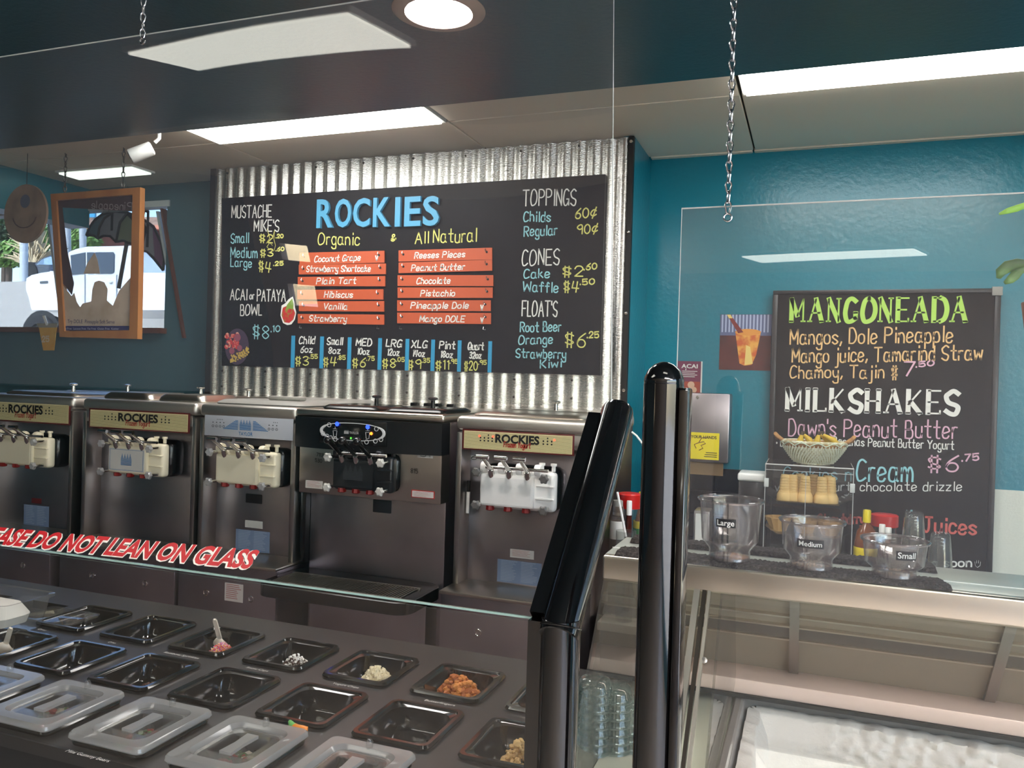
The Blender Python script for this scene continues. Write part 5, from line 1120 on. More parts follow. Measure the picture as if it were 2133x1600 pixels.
obj('rim_coil', tube(B(), [V((c.x+(k_+.004)*math.cos(a), c.y+(k_+.004)*.72*math.sin(a), c.z+hB*1.0)) for a in (q*2*math.pi/40 for q in range(40))], .007, 8, closed=True), COIL, t)
for s in (-1, 1): obj('handle', tube(B(), [V((c.x+s*(k_-.01), c.y-.02, c.z+hB*.95)), V((c.x+s*(k_+.02), c.y-.02, c.z+hB*1.2)), V((c.x+s*(k_+.03), c.y-.012, c.z+hB*1.32)), V((c.x+s*(k_+.024), c.y+.02, c.z+hB*1.1))], .008, 8), COIL2, t)
obj('basket_floor', lathe(B(), [(0, 0), (k_*.5, 0), (k_*.5, .006), (0, .006)], c, 30), COIL, t)
BAN = mat('banana yellow', (206, 170, 40), .5, var=((150, 110, 30), 12, .62, .72)); BANT = mat('banana tip', (70, 56, 30), .7)
for i, (px, lean, rev) in enumerate(((1668, -.2, 0), (1676, .2, 0), (1706, -.3, 1), (1714, .2, 1), (1722, .4, 1))):
    p = PY(px, 915, 3.54); b0 = V((p.x, 3.55+.02*(i % 2), c.z+.05)); nm = thing('banana', 'banana in the basket, %s' % ('spotted one at the far left', 'spotted one second from left', 'middle of the bunch', 'fourth from left', 'rightmost')[i], 'banana', b0, 'bananas in the basket')
    zt_ = PY(px, 906, 3.55).z
    ctr = [b0+V((lean*.10, 0, 0)), b0+V((lean*.08+.012, 0, (zt_-b0.z)*.35)), b0+V((lean*.045+.008, 0, (zt_-b0.z)*.7)), V((PY((1672 if not rev else 1704), 0, 3.55).x*0+b0.x*.6+.4*PY((1672 if not rev else 1703), 900, 3.55).x, b0.y, zt_))]
    obj('fruit', tube(B(), ctr, [.010, .014, .0135, .006], 10), BAN, nm); obj('stem', tube(B(), [ctr[3]-V((0, 0, .002)), ctr[3]+V((.002, 0, .014))], [.0055, .004], 8), BANT, nm)
# bottles and jars
def bottle(px, ybase, ytop, rpx, label, body, capc, Yb, nm='sauce_bottle', lab=None, neck=.62, capw=.45, fill_=None):
    b = PY(px, ybase, Yb); b.z = ZBACK+.001; zt_ = PY(px, ytop, Yb).z; h = zt_-b.z; r = (PY(px+rpx, ybase, Yb).x-b.x)
    t = thing(nm, label, 'bottle' if 'bottle' in nm else 'jar', b)
    obj('body', lathe(B(), [(0, 0), (r*.95, 0), (r, .006), (r, h*neck*.9), (r*.8, h*neck*1.08), (r*capw*.9, h*.86), (r*capw*.8, h*.88), (0, h*.88)], b, 28), body, t)
    obj('cap', lathe(B(), [(0, h*.87), (r*capw, h*.87), (r*capw, h*.99), (r*capw*.9, h), (0, h)], b, 24), capc, t)
    if lab:
        for z0, z1, m in lab: obj('label_band', lathe(B(), [(r*1.005, h*z0), (r*1.015, h*z0+.001), (r*1.015, h*z1-.001), (r*1.005, h*z1)], b, 28), m, t)
    return t
YEL = mat('yellow cap', (240, 214, 20), .35); GRN = mat('green label', (20, 120, 50), .5); AMB = mat('amber sauce', (120, 66, 34), .15, coat=.3); DRK = mat('dark red sauce', (74, 22, 18), .12, coat=.3)
bottle(1803, 1166, 1062, 26, 'brown sauce bottle with a yellow cap beside the display case', AMB, YEL, 3.45, lab=[(.25, .515, GRN), (.515, .615, mat('yellow label', (236, 210, 40), .5))], neck=.72, capw=.33)
t = bottle(1840, 1165, 1071, 29, 'clear candy jar with a wide red lid behind the Small cup', CLEAR, REDP, 3.52, 'candy_jar', neck=.8, capw=1.02)
for i, (px, yy, dy) in enumerate(((1836, 1092, .0), (1849, 1099, -.02))):
    b = PY(px, yy+60, 3.38); bottle(px, yy+60, yy, 9, 'small dark bottle with a white cap in front of the red-lidded jar, %s' % ('left' if i == 0 else 'right'), DRK, WHITEP, 3.38+dy, neck=.7, capw=.75)
bottle(1284, 1150, 1042, 15, 'spice jar with a grey cap and pale label between the black posts', glass('spice glass', (214, 196, 180), .04, .08, haze=.12), GREYP, 2.92, 'spice_jar', lab=[(.66, .82, PAPER)], neck=.88, capw=.7)
b = PY(1284, 1150, 3.3); 
bottle(1308, 1148, 1043, 7, 'slim dark red bottle beside the spice jar', DRK, WHITEP, 2.96, neck=.8, capw=.8)
bottle(1331, 1150, 1024, 14, 'brown sauce bottle with a yellow cap just left of the upright post', AMB, YEL, 3.2, lab=[(.55, .65, GRN), (.65, .72, mat('yellow label', (236, 210, 40), .5))], neck=.64, capw=.3)
bottle(1308, 1150, 1027, 24, 'candy jar with a red lid behind the slim bottle', CLEAR, REDP, 3.03, 'candy_jar', neck=.84, capw=1.0)
obj('white_tube', tube(B(), [PY(x, y, 3.2) for x, y in ((1316, 900), (1326, 908), (1338, 924))]+[PY(1345, 960, 3.2), V((PY(1346, 1000, 3.2).x, 3.2, ZBACK+.001))], .004, 8), WHITEP, None, 'thin white tube curving beside the upright post', 'tube')
obj('drinking_straw', tube(B(), [V((PY(1304, 1118, 2.83).x, 2.83, PY(1304, 1118, 2.83).z)), PY(1286, 1025, 2.83)], .0042, 8), WHITEP, None, 'pale straw leaning in front of the spice jar', 'straw')
obj('straw_cup', lathe(B(), [(0, 0), (.03, 0), (.036, .02+PY(1304, 1118, 2.83).z-ZBACK), (.034, .02+PY(1304, 1118, 2.83).z-ZBACK), (.028, .004), (0, .004)], V((PY(1304, 1118, 2.83).x, 2.83, ZBACK+.001)), 24), CLEAR, None, 'clear cup holding the pale straw on the back counter', 'cup')
# nested clear cups standing upside down
fc = None
for px, yb_, yt_, n, lab in ((1901, 1178, 1064, 5, 'nested clear cup in the taller upside down stack by the Juices lettering'), (1957, 1188, 1110, 4, 'nested clear cup in the shorter upside down stack, right')):
    b = PY(px, yb_, 3.3 if n == 5 else 3.2); Yc = b.y; zt_ = PY(px, yt_, Yc).z
    for i in range(n):
        loc = V((b.x, Yc, zt_-.125-.012*(n-1-i)))
        if fc is None:
            fc = obj('clear_cup', lathe(B(), [(.042, 0), (.044, .003), (.041, .006), (.034, .09), (.031, .118), (.027, .125), (0, .125)], loc, 28), CLEAR, None, lab, 'cup', 'nested upside down clear cups'); 
        else: dup(fc, loc, lab)
    zlow = zt_-.125-.012*(n-1)
    if zlow > ZBACK+.01: obj('cup_riser', bx(b.x-.05, b.x+.05, Yc-.05, Yc+.05, ZBACK+.001, zlow-.001, .004), mat('dark riser', (34, 32, 32), .5), None, 'dark block under the %s stack of clear cups' % ('taller' if n == 5 else 'shorter'), 'block')
# black bin with a white lid, steel napkin holder
a = PY(1563, 1035, 3.62)
xa_, xb_ = PY(1538, 1000, 3.6).x, PY(1592, 1000, 3.6).x; zt_ = PY(1563, 986, 3.6).z
t = thing('storage_bin', 'black bin with a white lid on the back counter left of the display case', 'bin', ((xa_+xb_)/2, 3.66, ZBACK+.001))
obj('bin_body', bx(xa_, xb_, 3.6, 3.74, ZBACK+.001, zt_-.03, .01), BLACKP, t); obj('bin_lid', bx(xa_-.004, xb_+.004, 3.595, 3.745, zt_-.035, zt_, .01, 3), WHITEP, t)
xa_, xb_ = PY(1444, 1100, 3.2).x, PY(1478, 1100, 3.2).x; zt_ = PY(1460, 1064, 3.2).z
t = thing('napkin_holder', 'steel napkin holder seen left of the Large cup', 'napkin holder', ((xa_+xb_)/2, 3.25, ZBACK+.001))
obj('shell', bx(xa_, xb_, 3.2, 3.3, ZBACK+.001, zt_, .006), STEEL, t); obj('napkins', bx(xa_+.008, xb_-.008, 3.196, 3.204, ZBACK+.02, zt_-.012), WHITE, t)
# paper towel dispenser
YD = DT-.11; a, b = PY(1440, 818, YD), PY(1517, 966, YD)
t = thing('towel_dispenser', 'steel paper towel dispenser with a yellow notice on the teal wall', 'dispenser', ((a.x+b.x)/2, DT-.055, b.z))
obj('housing', bx(a.x-.13, b.x, YD, DT-.001, b.z, a.z, .008), STEELH, t); obj('lock', lathe(B(), [(.008, 0), (.007, .006), (0, .007)], PY(1453, 828, YD), 12, (0, -1, 0)), CHROME, t)
c1, c2 = PY(1438, 900, YD), PY(1497, 959, YD); s = obj('notice', bx(c1.x-.06, c2.x, YD-.0015, YD, c2.z, c1.z), mat('yellow notice', (246, 222, 30), .5), t)
bm = B(); printed(bm, "WASH YOUR HANDS", V((c1.x-.052, YD-.0015, c1.z-.026)), V((c2.x-.012, YD-.0015, c1.z-.026)), .013, bold=.02)
for i, l in enumerate((.36, .5, .56)): quad(bm, *[(c2.x-.008-v, YD-.0022, c2.z+.03-.009*i+w_) for v, w_ in ((.036*(1+l), 0), (0, 0), (0, .003), (.036*(1+l), .003))])
obj('lettering', bm, INK, s)
bm = B(); hp_ = [PY(x, y, YD-.002) for x, y in ((1450, 934), (1446, 926), (1456, 922), (1466, 920), (1470, 924), (1460, 928), (1464, 934), (1456, 938))]; tube(bm, hp_, .0018, 5); tube(bm, [PY(x, y, YD-.002) for x, y in ((1456, 921), (1462, 912), (1472, 913))], .0018, 5); obj('hand_pictogram', bm, mat('brown pictogram', (120, 70, 50), .5), s)
e1, e2 = PY(1440, 966, YD+.05), PY(1506, 992, YD+.05); obj('paper_towel', bx(e1.x-.1, e2.x, YD+.05, YD+.052, e2.z, e1.z+.01), mat('brown paper towel', (176, 140, 100), .8), t)
# posters on the teal wall
a, b = PY(1412, 752, DT-.003), PY(1458, 838, DT-.003)
t = thing('acai_poster', 'small purple and orange poster lettered ACAI above the towel dispenser', 'poster', ((a.x+b.x)/2, DT-.003, b.z))
obj('sheet', bx(a.x, b.x, DT-.003, DT, b.z, a.z), mat('poster purple', (120, 40, 74), .4), t); W_, H = b.x-a.x, a.z-b.z
obj('white_margin', bx(b.x-.004, b.x+.006, DT-.0028, DT, b.z, a.z), PAPER, t)
bm = B(); printed(bm, "ACAI", V((a.x+.16*W_, DT-.003, a.z-.17*H)), V((a.x+.86*W_, DT-.003, a.z-.17*H)), .1*H, bold=.02)
quad(bm, *[(a.x+W_*(.34+u), DT-.0045, a.z-H*(.17+v)) for u, v in ((0, .02), (.05, .02), (.03, .05), (-.01, .05))])
for i in range(4): quad(bm, *[(a.x+W_*u, DT-.0045, a.z-H*(.24+.045*i+v)) for u, v in ((.2, 0), (.85-.1*(i % 2), 0), (.85-.1*(i % 2), .014), (.2, .014))])
obj('lettering', bm, WHITE, t)
obj('glow_panel', bx(a.x+.02*W_, b.x-.02*W_, DT-.0036, DT-.003, b.z, b.z+.5*H), mat('poster orange', (168, 66, 40), .4), t)
bm = B(); [disc(bm, (a.x+W_*u, DT-.0042, b.z+H*v), r) for u, v, r in ((.6, .42, .016), (.72, .3, .014), (.58, .12, .017))]; obj('fruit_bowls', bm, mat('poster cream', (226, 180, 150), .5), t)
P = [PY(*p, DT-.003) for p in ((1503, 655), (1609, 655), (1604, 772), (1495, 770))]
x0, x1, z1, z0 = (P[0].x+P[3].x)/2, (P[1].x+P[2].x)/2, P[0].z, P[3].z; W_, H = x1-x0, z1-z0
t = thing('drink_photo', 'square photo print of an orange mango drink on the teal wall', 'photo', ((x0+x1)/2, DT-.003, z0))
obj('print', bx(x0, x1, DT-.002, DT, z0, z1), mat('dark red table', (92, 34, 30), .4, var=((60, 24, 26), 9, .4, .7)), t)
bg_ = obj('print_background', bx(x0+.001, x1-.001, DT-.0026, DT-.002, z0+.62*H, z1-.001), mat('print blue', (96, 104, 140), .4), t)
bm = B()
for i in range(14): quad(bm, *[(x0+W_*(.03+.068*i+u), DT-.003, z0+H*v) for u, v in ((0, .68), (.03, .68), (.03, .995), (0, .995))])
obj('print_stripes', bm, mat('print pale stripe', (176, 184, 214), .4), t)
pp = lambda u, v, d=.0034: V((x0+W_*u, DT-d, z0+H*v))
cpm = mat('print orange cup', (206, 96, 40), .4, var=((236, 170, 70), 22, .45, .6))
obj('print_cup', prism(B(), [pp(.30, .70), pp(.40, .12), pp(.50, .08), pp(.64, .10), pp(.72, .28), pp(.80, .70)], (0, .0006, 0)), cpm, t)
obj('print_foam', prism(B(), [pp(.55+.25*math.cos(a), .68+.06*math.sin(a), .004) for a in (k*math.pi/10 for k in range(20))], (0, .0006, 0)), mat('print foam', (228, 150, 60), .4), t)
obj('print_streak', prism(B(), [pp(.52, .45, .004), pp(.6, .42, .004), pp(.66, .12, .004), pp(.5, .09, .004)], (0, .0006, 0)), mat('print yellow', (238, 206, 120), .4), t)
obj('print_straw', prism(B(), [pp(.13, .99, .0044), pp(.2, .99, .0044), pp(.46, .68, .0044), pp(.36, .66, .0044)], (0, .0006, 0)), mat('print straw', (126, 40, 34), .5), t)
obj('print_straw_tip', prism(B(), [pp(.13, .995, .005), pp(.2, .995, .005), pp(.24, .93, .005), pp(.17, .93, .005)], (0, .0006, 0)), mat('print yellow', (238, 206, 120), .4), t)
# hanging plant at the right edge
GRL = mat('leaf green', (120, 160, 84), .4, var=((60, 96, 50), 14, .35, .6)); GRB = mat('bright leaf', (150, 214, 60), .4)
def leaf(bm, pts, wmax, up=(0, 0, 1), droop=0):
    P = [V(p) for p in pts]; n = len(P); L_, R_, C_ = [], [], []
    for i, p in enumerate(P):
        tt = (P[min(i+1, n-1)]-P[max(i-1, 0)]).normalized(); s = tt.cross(V((.2, 1, .35))).normalized(); w_ = wmax*math.sin(math.pi*(.08+.9*i/(n-1)))**.8
        L_.append(bm.verts.new(p+s*w_)); R_.append(bm.verts.new(p-s*w_)); C_.append(bm.verts.new(p+V((0, .3, -.1))*w_))
    for i in range(n-1): bm.faces.new((L_[i], L_[i+1], C_[i+1], C_[i])); bm.faces.new((C_[i], C_[i+1], R_[i+1], R_[i]))
YL = 1.9
t = thing('hanging_plant', 'leafy green plant reaching in at the right edge of the picture', 'plant', PY(2200, 640, YL))
for pts, wd, m in ((((2081, 446), (2100, 439), (2118, 434), (2145, 424), (2180, 414)), .007, GRB), (((2080, 580), (2084, 567), (2098, 556), (2118, 551), (2150, 552), (2185, 560)), .013, GRL), (((2092, 590), (2104, 583), (2114, 574), (2126, 564), (2150, 556)), .010, GRL)):
    bm = B(); leaf(bm, [PY(*p, YL) for p in pts], wd); o = obj('leaf', bm, m, t); o.modifiers.new('thick', 'SOLIDIFY').thickness = .0012
bm = B()
for a, b, c_ in (((2180, 414), (2205, 440), (2215, 560)), ((2185, 560), (2205, 570), (2215, 610)), ((2150, 556), (2190, 575), (2215, 615))): tube(bm, [PY(*a, YL), PY(*b, YL), PY(*c_, YL)], .0025, 6)
obj('stems', bm, mat('plant stem', (96, 130, 60), .6), t)
b = PY(2225, 640, YL); obj('pot', lathe(B(), [(0, -.16), (.06, -.16), (.08, 0), (.074, 0), (.056, -.15), (0, -.15)], b+V((0, 0, .01)), 28), mat('terracotta', (150, 84, 60), .7), t)
obj('hanger', tube(B(), [b+V((.07, 0, 0)), V((b.x, b.y, ZSOF-.3)), V((b.x, b.y, ZSOF-.001))], .002, 5), CHN, t); obj('hanger', tube(B(), [b+V((-.07, 0, 0)), V((b.x, b.y, ZSOF-.3))], .002, 5), CHN, t)

# ================================================================== LEFT: POSTER FRAME, DISC, WINDOW ART, OUTSIDE
YF2 = 3.0
Z1 = zoom(0, 410, 5.0)
O_ = [PY(*p, YF2) for p in ((105, 404), (292, 390), (286, 706), (124, 702))]; I_ = [PY(*p, YF2) for p in ((117, 417), (276, 405), (269, 688), (134, 690))]
t = thing('poster_frame', 'oak framed clear poster hanging on chains at the left', 'frame', (sum((p.x for p in O_))/4, YF2, O_[3].z))
for i in range(4):
    j = (i+1) % 4; obj('frame_rail', prism(B(), [O_[i], O_[j], I_[j], I_[i]], (0, .03, 0)), WOOD, t)
obj('clear_sheet', prism(B(), [p+V((0, .012, 0)) for p in I_], (0, .002, 0)), PANE2, t)
fp = lambda x, y, d=.010: PY(*Z1(x, y), YF2+d)
SPL = mat('poster splash', (206, 184, 168), .5, var=((176, 152, 130), 8, .4, .7))
obj('print_splash', prism(B(), [fp(*p) for p in ((600, 850), (660, 930), (745, 1035), (772, 1000), (800, 1100), (835, 1150), (860, 1112), (950, 1090), (962, 960), (985, 890), (1030, 872), (1085, 890), (1120, 960), (1112, 1080), (1175, 1135), (1240, 980), (1330, 875), (1385, 815), (1350, 1345), (640, 1345))], (0, .001, 0)), SPL, t)
obj('print_splash', prism(B(), [fp(*p) for p in ((985, 580), (1015, 660), (1040, 800), (870, 800), (910, 690))], (0, .001, 0)), SPL, t)
obj('print_band', prism(B(), [fp(*p, .009) for p in ((600, 1345), (1345, 1345), (1340, 1390), (612, 1390))], (0, .001, 0)), INKN, t)
obj('reflected_header', prism(B(), [fp(*p) for p in ((588, 45), (1375, -15), (1375, 150), (650, 112), (700, 560), (770, 905), (748, 1025), (680, 930), (600, 850))], (0, .001, 0)), mat('reflection maroon', (64, 42, 46), .5), t)  # dark reflection painted as a band along the frame's top and left
bm = B(); printed(bm, "Try DOLE  Pineapple Soft Serve", fp(705, 1315, .009), fp(1195, 1322, .009), hgt(*Z1(705, 1315), 7.5, YF2)); obj('lettering', bm, INKN, t)
bm = B(); printed(bm, "Dairy Free  Lactose Free  Fat Free  Gluten Free  Kosher", fp(640, 1382, .008), fp(1240, 1384, .008), hgt(*Z1(640, 1382), 4.0, YF2)); obj('band_lettering', bm, mat('band print', (190, 190, 214), .5), t)
bm = B(); write(bm, "Pineapple", fp(1372, 140, .009), fp(955, 118, .009), hgt(*Z1(955, 130), 15, YF2), .004, lift=.001); obj('mirrored_lettering', bm, mat('faint chalk', (150, 140, 140), .8), t)  # mirrored writing, painted as part of the reflected band
for (xa_, ya_), (xb_, yb_) in (((135, 400), (133, 345)), ((256, 392), (264, 335))):
    a = PY(xa_, ya_, YF2+.012); ch = chain('thin dark chain holding the %s corner of the oak frame' % ('left' if xa_ < 200 else 'right'), a.x, a.y, a.z+.002, ZC-.002, m=mat('dark chain', (90, 88, 84), .35, .9), s=1.5, ringend=False)
# round wooden disc with a painted smile
c = PY(52, 445, 2.95); r = .145
t = thing('smiley_disc', 'round wooden disc with a painted smile at the left edge', 'sign', (c.x, c.y, c.z-r))
hh_ = PY(52, 384, 2.95).z-c.z; kx = (PY(96, 445, 2.95).x-PY(8, 445, 2.95).x)/2/hh_
obj('disc', prism(B(), [c+V((hh_*kx*math.cos(a), 0, hh_*math.sin(a))) for a in (k*math.pi/20 for k in range(40))], (0, .012, 0)), mat('pale wood disc', (150, 126, 108), .6, var=((120, 100, 86), 10, .4, .7)), t)
bm = B(); tube(bm, [c+V((hh_*kx*.55*math.cos(a), -.003, hh_*.42*math.sin(a)-.01)) for a in (math.radians(190+16*k) for k in range(11))], .003, 6); obj('smile', bm, mat('brown paint', (84, 66, 60), .6), t)
bm = B(); disc(bm, c+V((.0, -.001, hh_*.42)), .034, n=14); obj('blue_spot', bm, mat('dull blue paint', (84, 92, 112), .6), t)
obj('hanger_cord', tube(B(), [c+V((0, .006, hh_)), V((c.x, c.y+.006, ZC-.002))], .0015, 5), BLACKM, t)
# cut-out of an orange drink, on the wall below the window
YO = DB-.056
q = lambda x, y, d=0: PY(*Z1(x, y), YO-d)
t = thing('drink_cutout', 'cut-out of an orange drink cup marked 25 under the frame', 'sign', q(490, 1590))
obj('cup_shape', prism(B(), [q(*p) for p in ((400, 1340), (590, 1340), (560, 1600), (450, 1600))], (0, .004, 0)), mat('orange drink', (226, 164, 60), .4, var=((236, 186, 90), 8, .4, .6)), t)
obj('cup_lid', prism(B(), [q(*p, .001) for p in ((378, 1318), (600, 1318), (588, 1362), (400, 1362))], (0, .004, 0)), mat('cup lid grey', (176, 168, 150), .4), t)
obj('straw', prism(B(), [q(*p, .002) for p in ((440, 1240), (468, 1236), (500, 1335), (478, 1340))], (0, .004, 0)), WHITEP, t)
bm = B(); write(bm, "25", q(440, 1508, .002), q(510, 1508, .002), hgt(*Z1(440, 1508), 11, YO), .009); obj('lettering', bm, mat('pale print', (240, 214, 170), .5), t)
# umbrella painted on the window glass
YU = DB+.064
u_ = lambda x, y, d=0: PY(*Z1(x, y), YU-d)
t = thing('window_umbrella_art', 'umbrella painted in grey and purple segments on the far window', 'window art', u_(1250, 900))
for pts, m in ((((900, 400), (930, 320), (990, 240), (1070, 180), (1190, 152), (1085, 225), (1035, 320), (1020, 435), (985, 405), (940, 395)), mat('art slate', (84, 104, 112), .5)), (((1020, 435), (1035, 320), (1085, 225), (1190, 152), (1330, 165), (1250, 270), (1210, 470), (1150, 410), (1080, 405)), mat('art grey', (132, 130, 138), .5)),
    (((1210, 470), (1250, 270), (1330, 165), (1430, 250), (1455, 560), (1370, 490), (1280, 455)), mat('art olive', (116, 122, 96), .5)), (((1330, 165), (1480, 225), (1590, 330), (1610, 600), (1600, 640), (1530, 570), (1455, 560), (1430, 250)), mat('art grey', (132, 130, 138), .5)), (((1480, 225), (1600, 310), (1680, 480), (1712, 640), (1700, 765), (1600, 640), (1590, 330)), mat('art purple', (110, 76, 104), .5))):
    s = obj('segment', prism(B(), [u_(*p) for p in pts], (0, .002, 0)), m, t)
bm = B()
for ln in (((900, 400), (930, 320), (990, 240), (1070, 180), (1190, 152), (1330, 165), (1480, 225), (1600, 310), (1680, 480), (1712, 640), (1700, 765)), ((1020, 435), (1035, 320), (1085, 225), (1190, 152)), ((1210, 470), (1250, 270), (1330, 165)), ((900, 400), (985, 405), (1020, 435), (1080, 405), (1150, 410), (1210, 470), (1280, 455), (1370, 490), (1455, 560), (1530, 570), (1600, 640), (1700, 765))): tube(bm, [u_(*p, .002) for p in ln], .008, 6)
obj('outline', bm, INK, t)
bm = B(); write(bm, "Y", u_(1190, 350, .002), u_(1140, 350, .002), .22, .02); write(bm, "-", u_(1380, 370, .002), u_(1310, 300, .002), .2, .02); write(bm, "R", u_(1535, 520, .002), u_(1485, 490, .002), .2, .02); obj('lettering', bm, INK, t)
obj('umbrella_pole', prism(B(), [u_(*p, .001) for p in ((1300, 470), (1340, 480), (1255, 960), (1215, 950))], (0, .002, 0)), mat('art pole', (92, 90, 90), .5), t)

# outside the far window
GZ = 3.62-.0
YT_ = 10.8
gz = PY(200, 690, YT_).z-.55
struct('ground_outside', bx(-40, 12, 5.2, 60, gz-.1, gz), mat('asphalt', (150, 148, 146), .8))
ZT_ = zoom(0, 410, 5.0)
tp = lambda x, y, Y=YT_: PY(*ZT_(x, y), Y)
TW = mat('white car paint', (236, 238, 240), .25, coat=.5); TG = mat('tinted car glass', (52, 66, 84), .08); TYR = mat('tyre', (24, 24, 26), .8)
xw = [tp(x, 900) for x in (470, 1500)]
t = thing('pickup_truck', 'white crew cab pickup truck parked outside the far window', 'truck', (tp(900, 900).x, YT_+.9, gz))
side = [(275, 850), (330, 815), (440, 790), (560, 775), (640, 720), (720, 575), (790, 545), (900, 520), (1280, 512), (1370, 510), (1425, 560), (1440, 790), (2350, 800), (2360, 1180), (330, 1180), (300, 1050), (268, 960)]
obj('body', prism(B(), [tp(*p) for p in side], (0, 1.9, 0)), TW, t)
for pts in (((735, 610), (885, 578), (885, 800), (745, 812)), ((990, 578), (1175, 575), (1190, 600), (1185, 780), (1160, 800), (990, 800)), ((905, 578), (975, 578), (975, 800), (905, 800))): obj('side_window', prism(B(), [tp(*p, YT_-.015) for p in pts], (0, .03, 0)), TG, t)
for x in (430, 1980):
    c = tp(x, 1120, YT_-.02); w_ = obj('wheel', lathe(B(), [(0, 0), (.24, 0), (.26, -.03), (.40, -.02), (.42, .05), (.42, .25), (0, .25)], V((c.x, YT_-.04, gz+.42)), 28, (0, 1, 0)), TYR, t)
    obj('wheel_arch', prism(B(), [V((c.x+.5*math.cos(a), YT_-.012, gz+.42+.5*math.sin(a))) for a in (k*math.pi/12 for k in range(13))], (0, .02, 0)), BLACKM, t)
bm = B()
for x in (885, 1215): 
    tube(bm, [tp(x, 812, YT_-.004), tp(x, 1150, YT_-.004)], .012, 5)
obj('door_seams', bm, mat('seam grey', (150, 156, 164), .5), t)
obj('door_handle', prism(B(), [tp(*p, YT_-.03) for p in ((1125, 880), (1160, 882), (1160, 895), (1125, 893))], (0, .03, 0)), CHROME, t)
obj('mirror', prism(B(), [tp(*p, YT_-.25) for p in ((520, 770), (570, 780), (575, 860), (530, 865))], (0, .2, 0)), TW, t)
obj('badge', prism(B(), [tp(*p, YT_-.01) for p in ((415, 880), (495, 875), (495, 900), (415, 905))], (0, .01, 0)), mat('badge grey', (70, 74, 80), .3), t)
zter = PY(60, 590, 14.5).z-.08
struct('ground_outside', bx(-60, 14, 13.6, 60, gz, zter), mat('pale kerb', (176, 172, 164), .8))
# dark car behind the truck's bonnet
YCR = 14.5; cp = lambda x, y: PY(*ZT_(x, y), YCR)
t = thing('parked_car', 'dark blue car parked behind the white truck', 'car', (cp(460, 700).x, YCR+.9, zter))
obj('body', prism(B(), [cp(*p) for p in ((210, 760), (280, 740), (350, 710), (430, 645), (520, 610), (900, 600), (1000, 760), (1000, 870), (215, 870))], (0, 1.7, 0)), mat('dark blue car paint', (44, 54, 76), .25, coat=.5), t)
obj('side_window', prism(B(), [cp(*p)+V((0, -.01, 0)) for p in ((385, 708), (440, 655), (520, 625), (700, 618), (700, 708))], (0, .02, 0)), mat('pale car glass', (150, 180, 206), .1), t)
for x in (300, 880): c = cp(x, 880); obj('wheel', lathe(B(), [(0, 0), (.3, 0), (.32, .2), (0, .2)], V((c.x, YCR-.02, zter+.3)), 20, (0, 1, 0)), TYR, t)
# hedge, bushes, trees: leaf clusters
HG = [mat('bush green', (116, 156, 66), .6, var=((70, 112, 44), 3, .35, .65)), mat('dark tree green', (58, 92, 46), .6, var=((34, 62, 32), 3, .35, .65)), mat('light bush green', (140, 176, 84), .6, var=((90, 130, 54), 3, .35, .65))]
def bush(x, y, wpx, hpx, Y, m, label, name='bush', cat='bush', n=900, seed=1):
    random.seed(seed); c = tp(x, y, Y); s = (tp(x+50, y, Y).x-tp(x-50, y, Y).x)/100; rx, rz = wpx*s/2, hpx*s/2
    bm = B()
    for k in range(n):
        d = V((random.gauss(0, 1), random.gauss(0, 1), random.gauss(0, 1))).normalized()*random.uniform(.75, 1.05); p = c+V((d.x*rx, d.y*rx*.7, d.z*rz))
        nn = V((random.gauss(0, 1), random.gauss(0, 1)-1, random.gauss(0, 1)+.6)).normalized(); a = nn.orthogonal().normalized(); b = nn.cross(a); l = rx*.14
        bm.faces.new([bm.verts.new(p+a*l), bm.verts.new(p+b*l*.5), bm.verts.new(p-a*l), bm.verts.new(p-b*l*.5)])
    t = thing(name, label, cat, (c.x, c.y, gz)); obj('foliage', bm, m, t)
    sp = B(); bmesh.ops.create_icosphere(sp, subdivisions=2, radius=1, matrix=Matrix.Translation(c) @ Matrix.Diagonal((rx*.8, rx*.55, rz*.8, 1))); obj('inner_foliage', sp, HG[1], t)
    obj('trunk', tube(B(), [V((c.x, c.y, gz)), V((c.x, c.y, c.z))], rx*.08+.03, 8), mat('bark', (92, 78, 66), .9), t)
bush(100, 600, 330, 190, 16, HG[2], 'rounded light green bush at the left edge outside', seed=2)
bush(330, 600, 220, 150, 17, HG[0], 'green bush beside the smiley disc outside', seed=3)
bush(455, 450, 160, 260, 19, HG[0], 'tall yellow green shrub between the disc and the frame outside', seed=4)
bush(870, 460, 300, 180, 18, HG[2], 'trimmed green bush seen through the poster frame', seed=5)
bush(790, 380, 180, 120, 21, HG[1], 'dark green shrub behind the trimmed bush', seed=6)
bush(60, 300, 420, 420, 24, HG[1], 'dark green tree at the left edge outside', 'tree', 'tree', 1500, 7)
bush(-150, 420, 300, 400, 22, HG[1], 'dark tree cut off by the left edge outside', 'tree', 'tree', 900, 8)
t = thing('ornamental_grass', 'tuft of pale ornamental grass behind the dark car', 'plant', tp(330, 740, 15.5))
bm = B(); b = tp(330, 745, 15.5); random.seed(9)
for k in range(90):
    a = random.uniform(-1.2, 1.2); l = random.uniform(.6, 1.35); m_ = b+V((math.sin(a)*l*.5, random.uniform(-.2, .2), math.cos(a)*l*.6)); e_ = b+V((math.sin(a)*l, random.uniform(-.3, .3), math.cos(a)*l*.8)); sd_ = V((.02, 0, .01)); v_ = [bm.verts.new(p_) for p_ in (b-sd_, b+sd_, m_+sd_*1.4, e_, m_-sd_*1.4)]; bm.faces.new(v_)
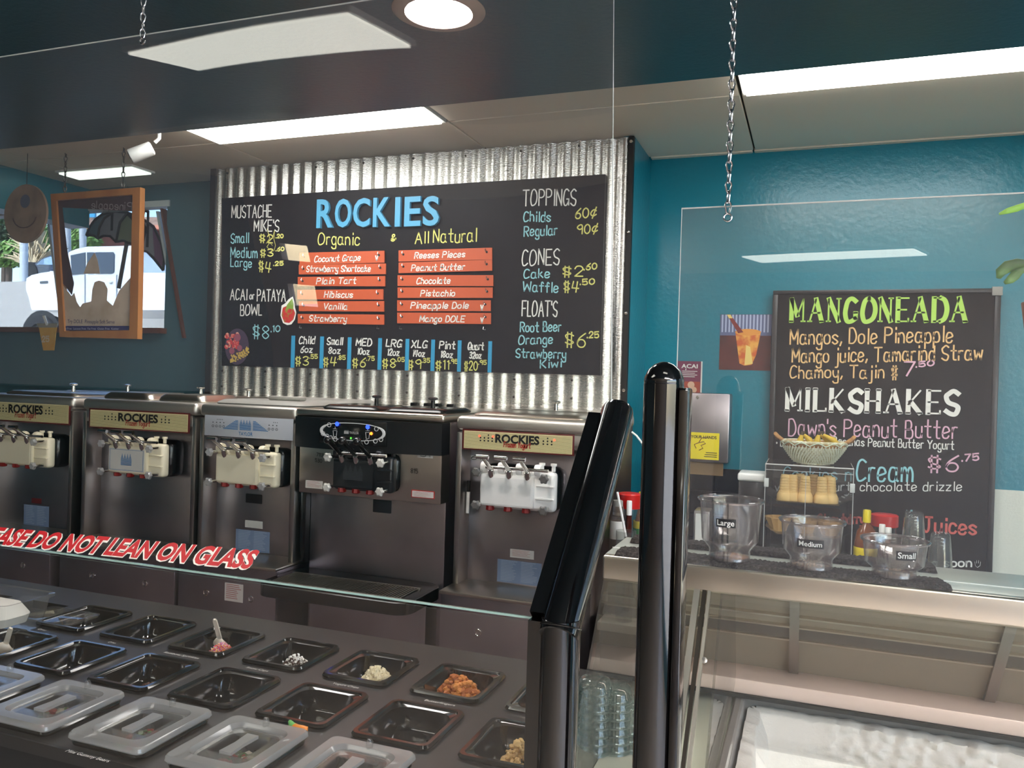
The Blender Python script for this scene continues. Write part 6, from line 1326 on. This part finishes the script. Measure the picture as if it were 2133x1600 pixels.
obj('blades', bm, mat('straw grass', (206, 186, 150), .8), t)
# far building with a tiled roof, a blue street banner, posts
YBD = 26; bp = lambda x, y, Y=YBD: PY(*ZT_(x, y), Y)
t = thing('far_building', 'low brick building with a shingled roof across the street', 'building', (bp(1000, 400).x, YBD+2, zter))
obj('wall', bx(bp(680, 340).x, bp(2300, 340).x, YBD, YBD+4, zter, bp(1000, 340).z), mat('brick wall', (120, 66, 56), .8, var=((92, 50, 44), 3, .4, .7)), t)
obj('fascia', prism(B(), [bp(*p, YBD-.6) for p in ((660, 290), (2350, 300), (2350, 335), (660, 335))], (0, .3, 0)), mat('salmon fascia', (206, 130, 104), .7), t)
for j in range(5): obj('shingle_course', prism(B(), [bp(*p, YBD-.55+.18*j) for p in ((690+6*j, 290-16*j), (2350, 298-16*j), (2350, 278-16*j), (696+6*j, 270-16*j))], (0, .3, 0)), mat('shingle', (158, 132, 116), .8, var=((120, 96, 84), 2, .4, .7)), t)
for x in (860, 700, 250): 
    a, b = tp(x, 190, 16.75 if x != 250 else 14.1), tp(x+(45 if x != 250 else 25), 760, 16.75 if x != 250 else 14.1); o = obj('street_post', tube(B(), [V((b.x, b.y, gz)), a], .09, 10), mat('pale post', (196, 202, 206), .5), None, {860: 'pale slanting post behind the truck cab', 700: 'pale post left of the slanting post', 250: 'pale post beside the ornamental grass'}[x], 'post')
YSG = 19.5; sg = lambda x, y: PY(*ZT_(x, y), YSG)
t = thing('street_banner', 'long blue banner with a phone number outside the far window', 'banner', sg(700, 230))
obj('banner_sheet', prism(B(), [sg(*p) for p in ((300, 150), (985, 160), (985, 212), (300, 235))], (0, .05, 0)), mat('banner blue', (60, 160, 206), .5), t)
bm = B(); printed(bm, "(8190) 907 2926", sg(590, 205), sg(915, 200), hgt(*ZT_(600, 205), 7, YSG), bold=.02); obj('lettering', bm, WHITE, t)
for x in (320, 960): obj('banner_pole', tube(B(), [V((sg(x, 200).x, YSG+.1, gz)), V((sg(x, 160).x, YSG+.1, sg(x, 160).z))], .05, 8), GREYP, t)
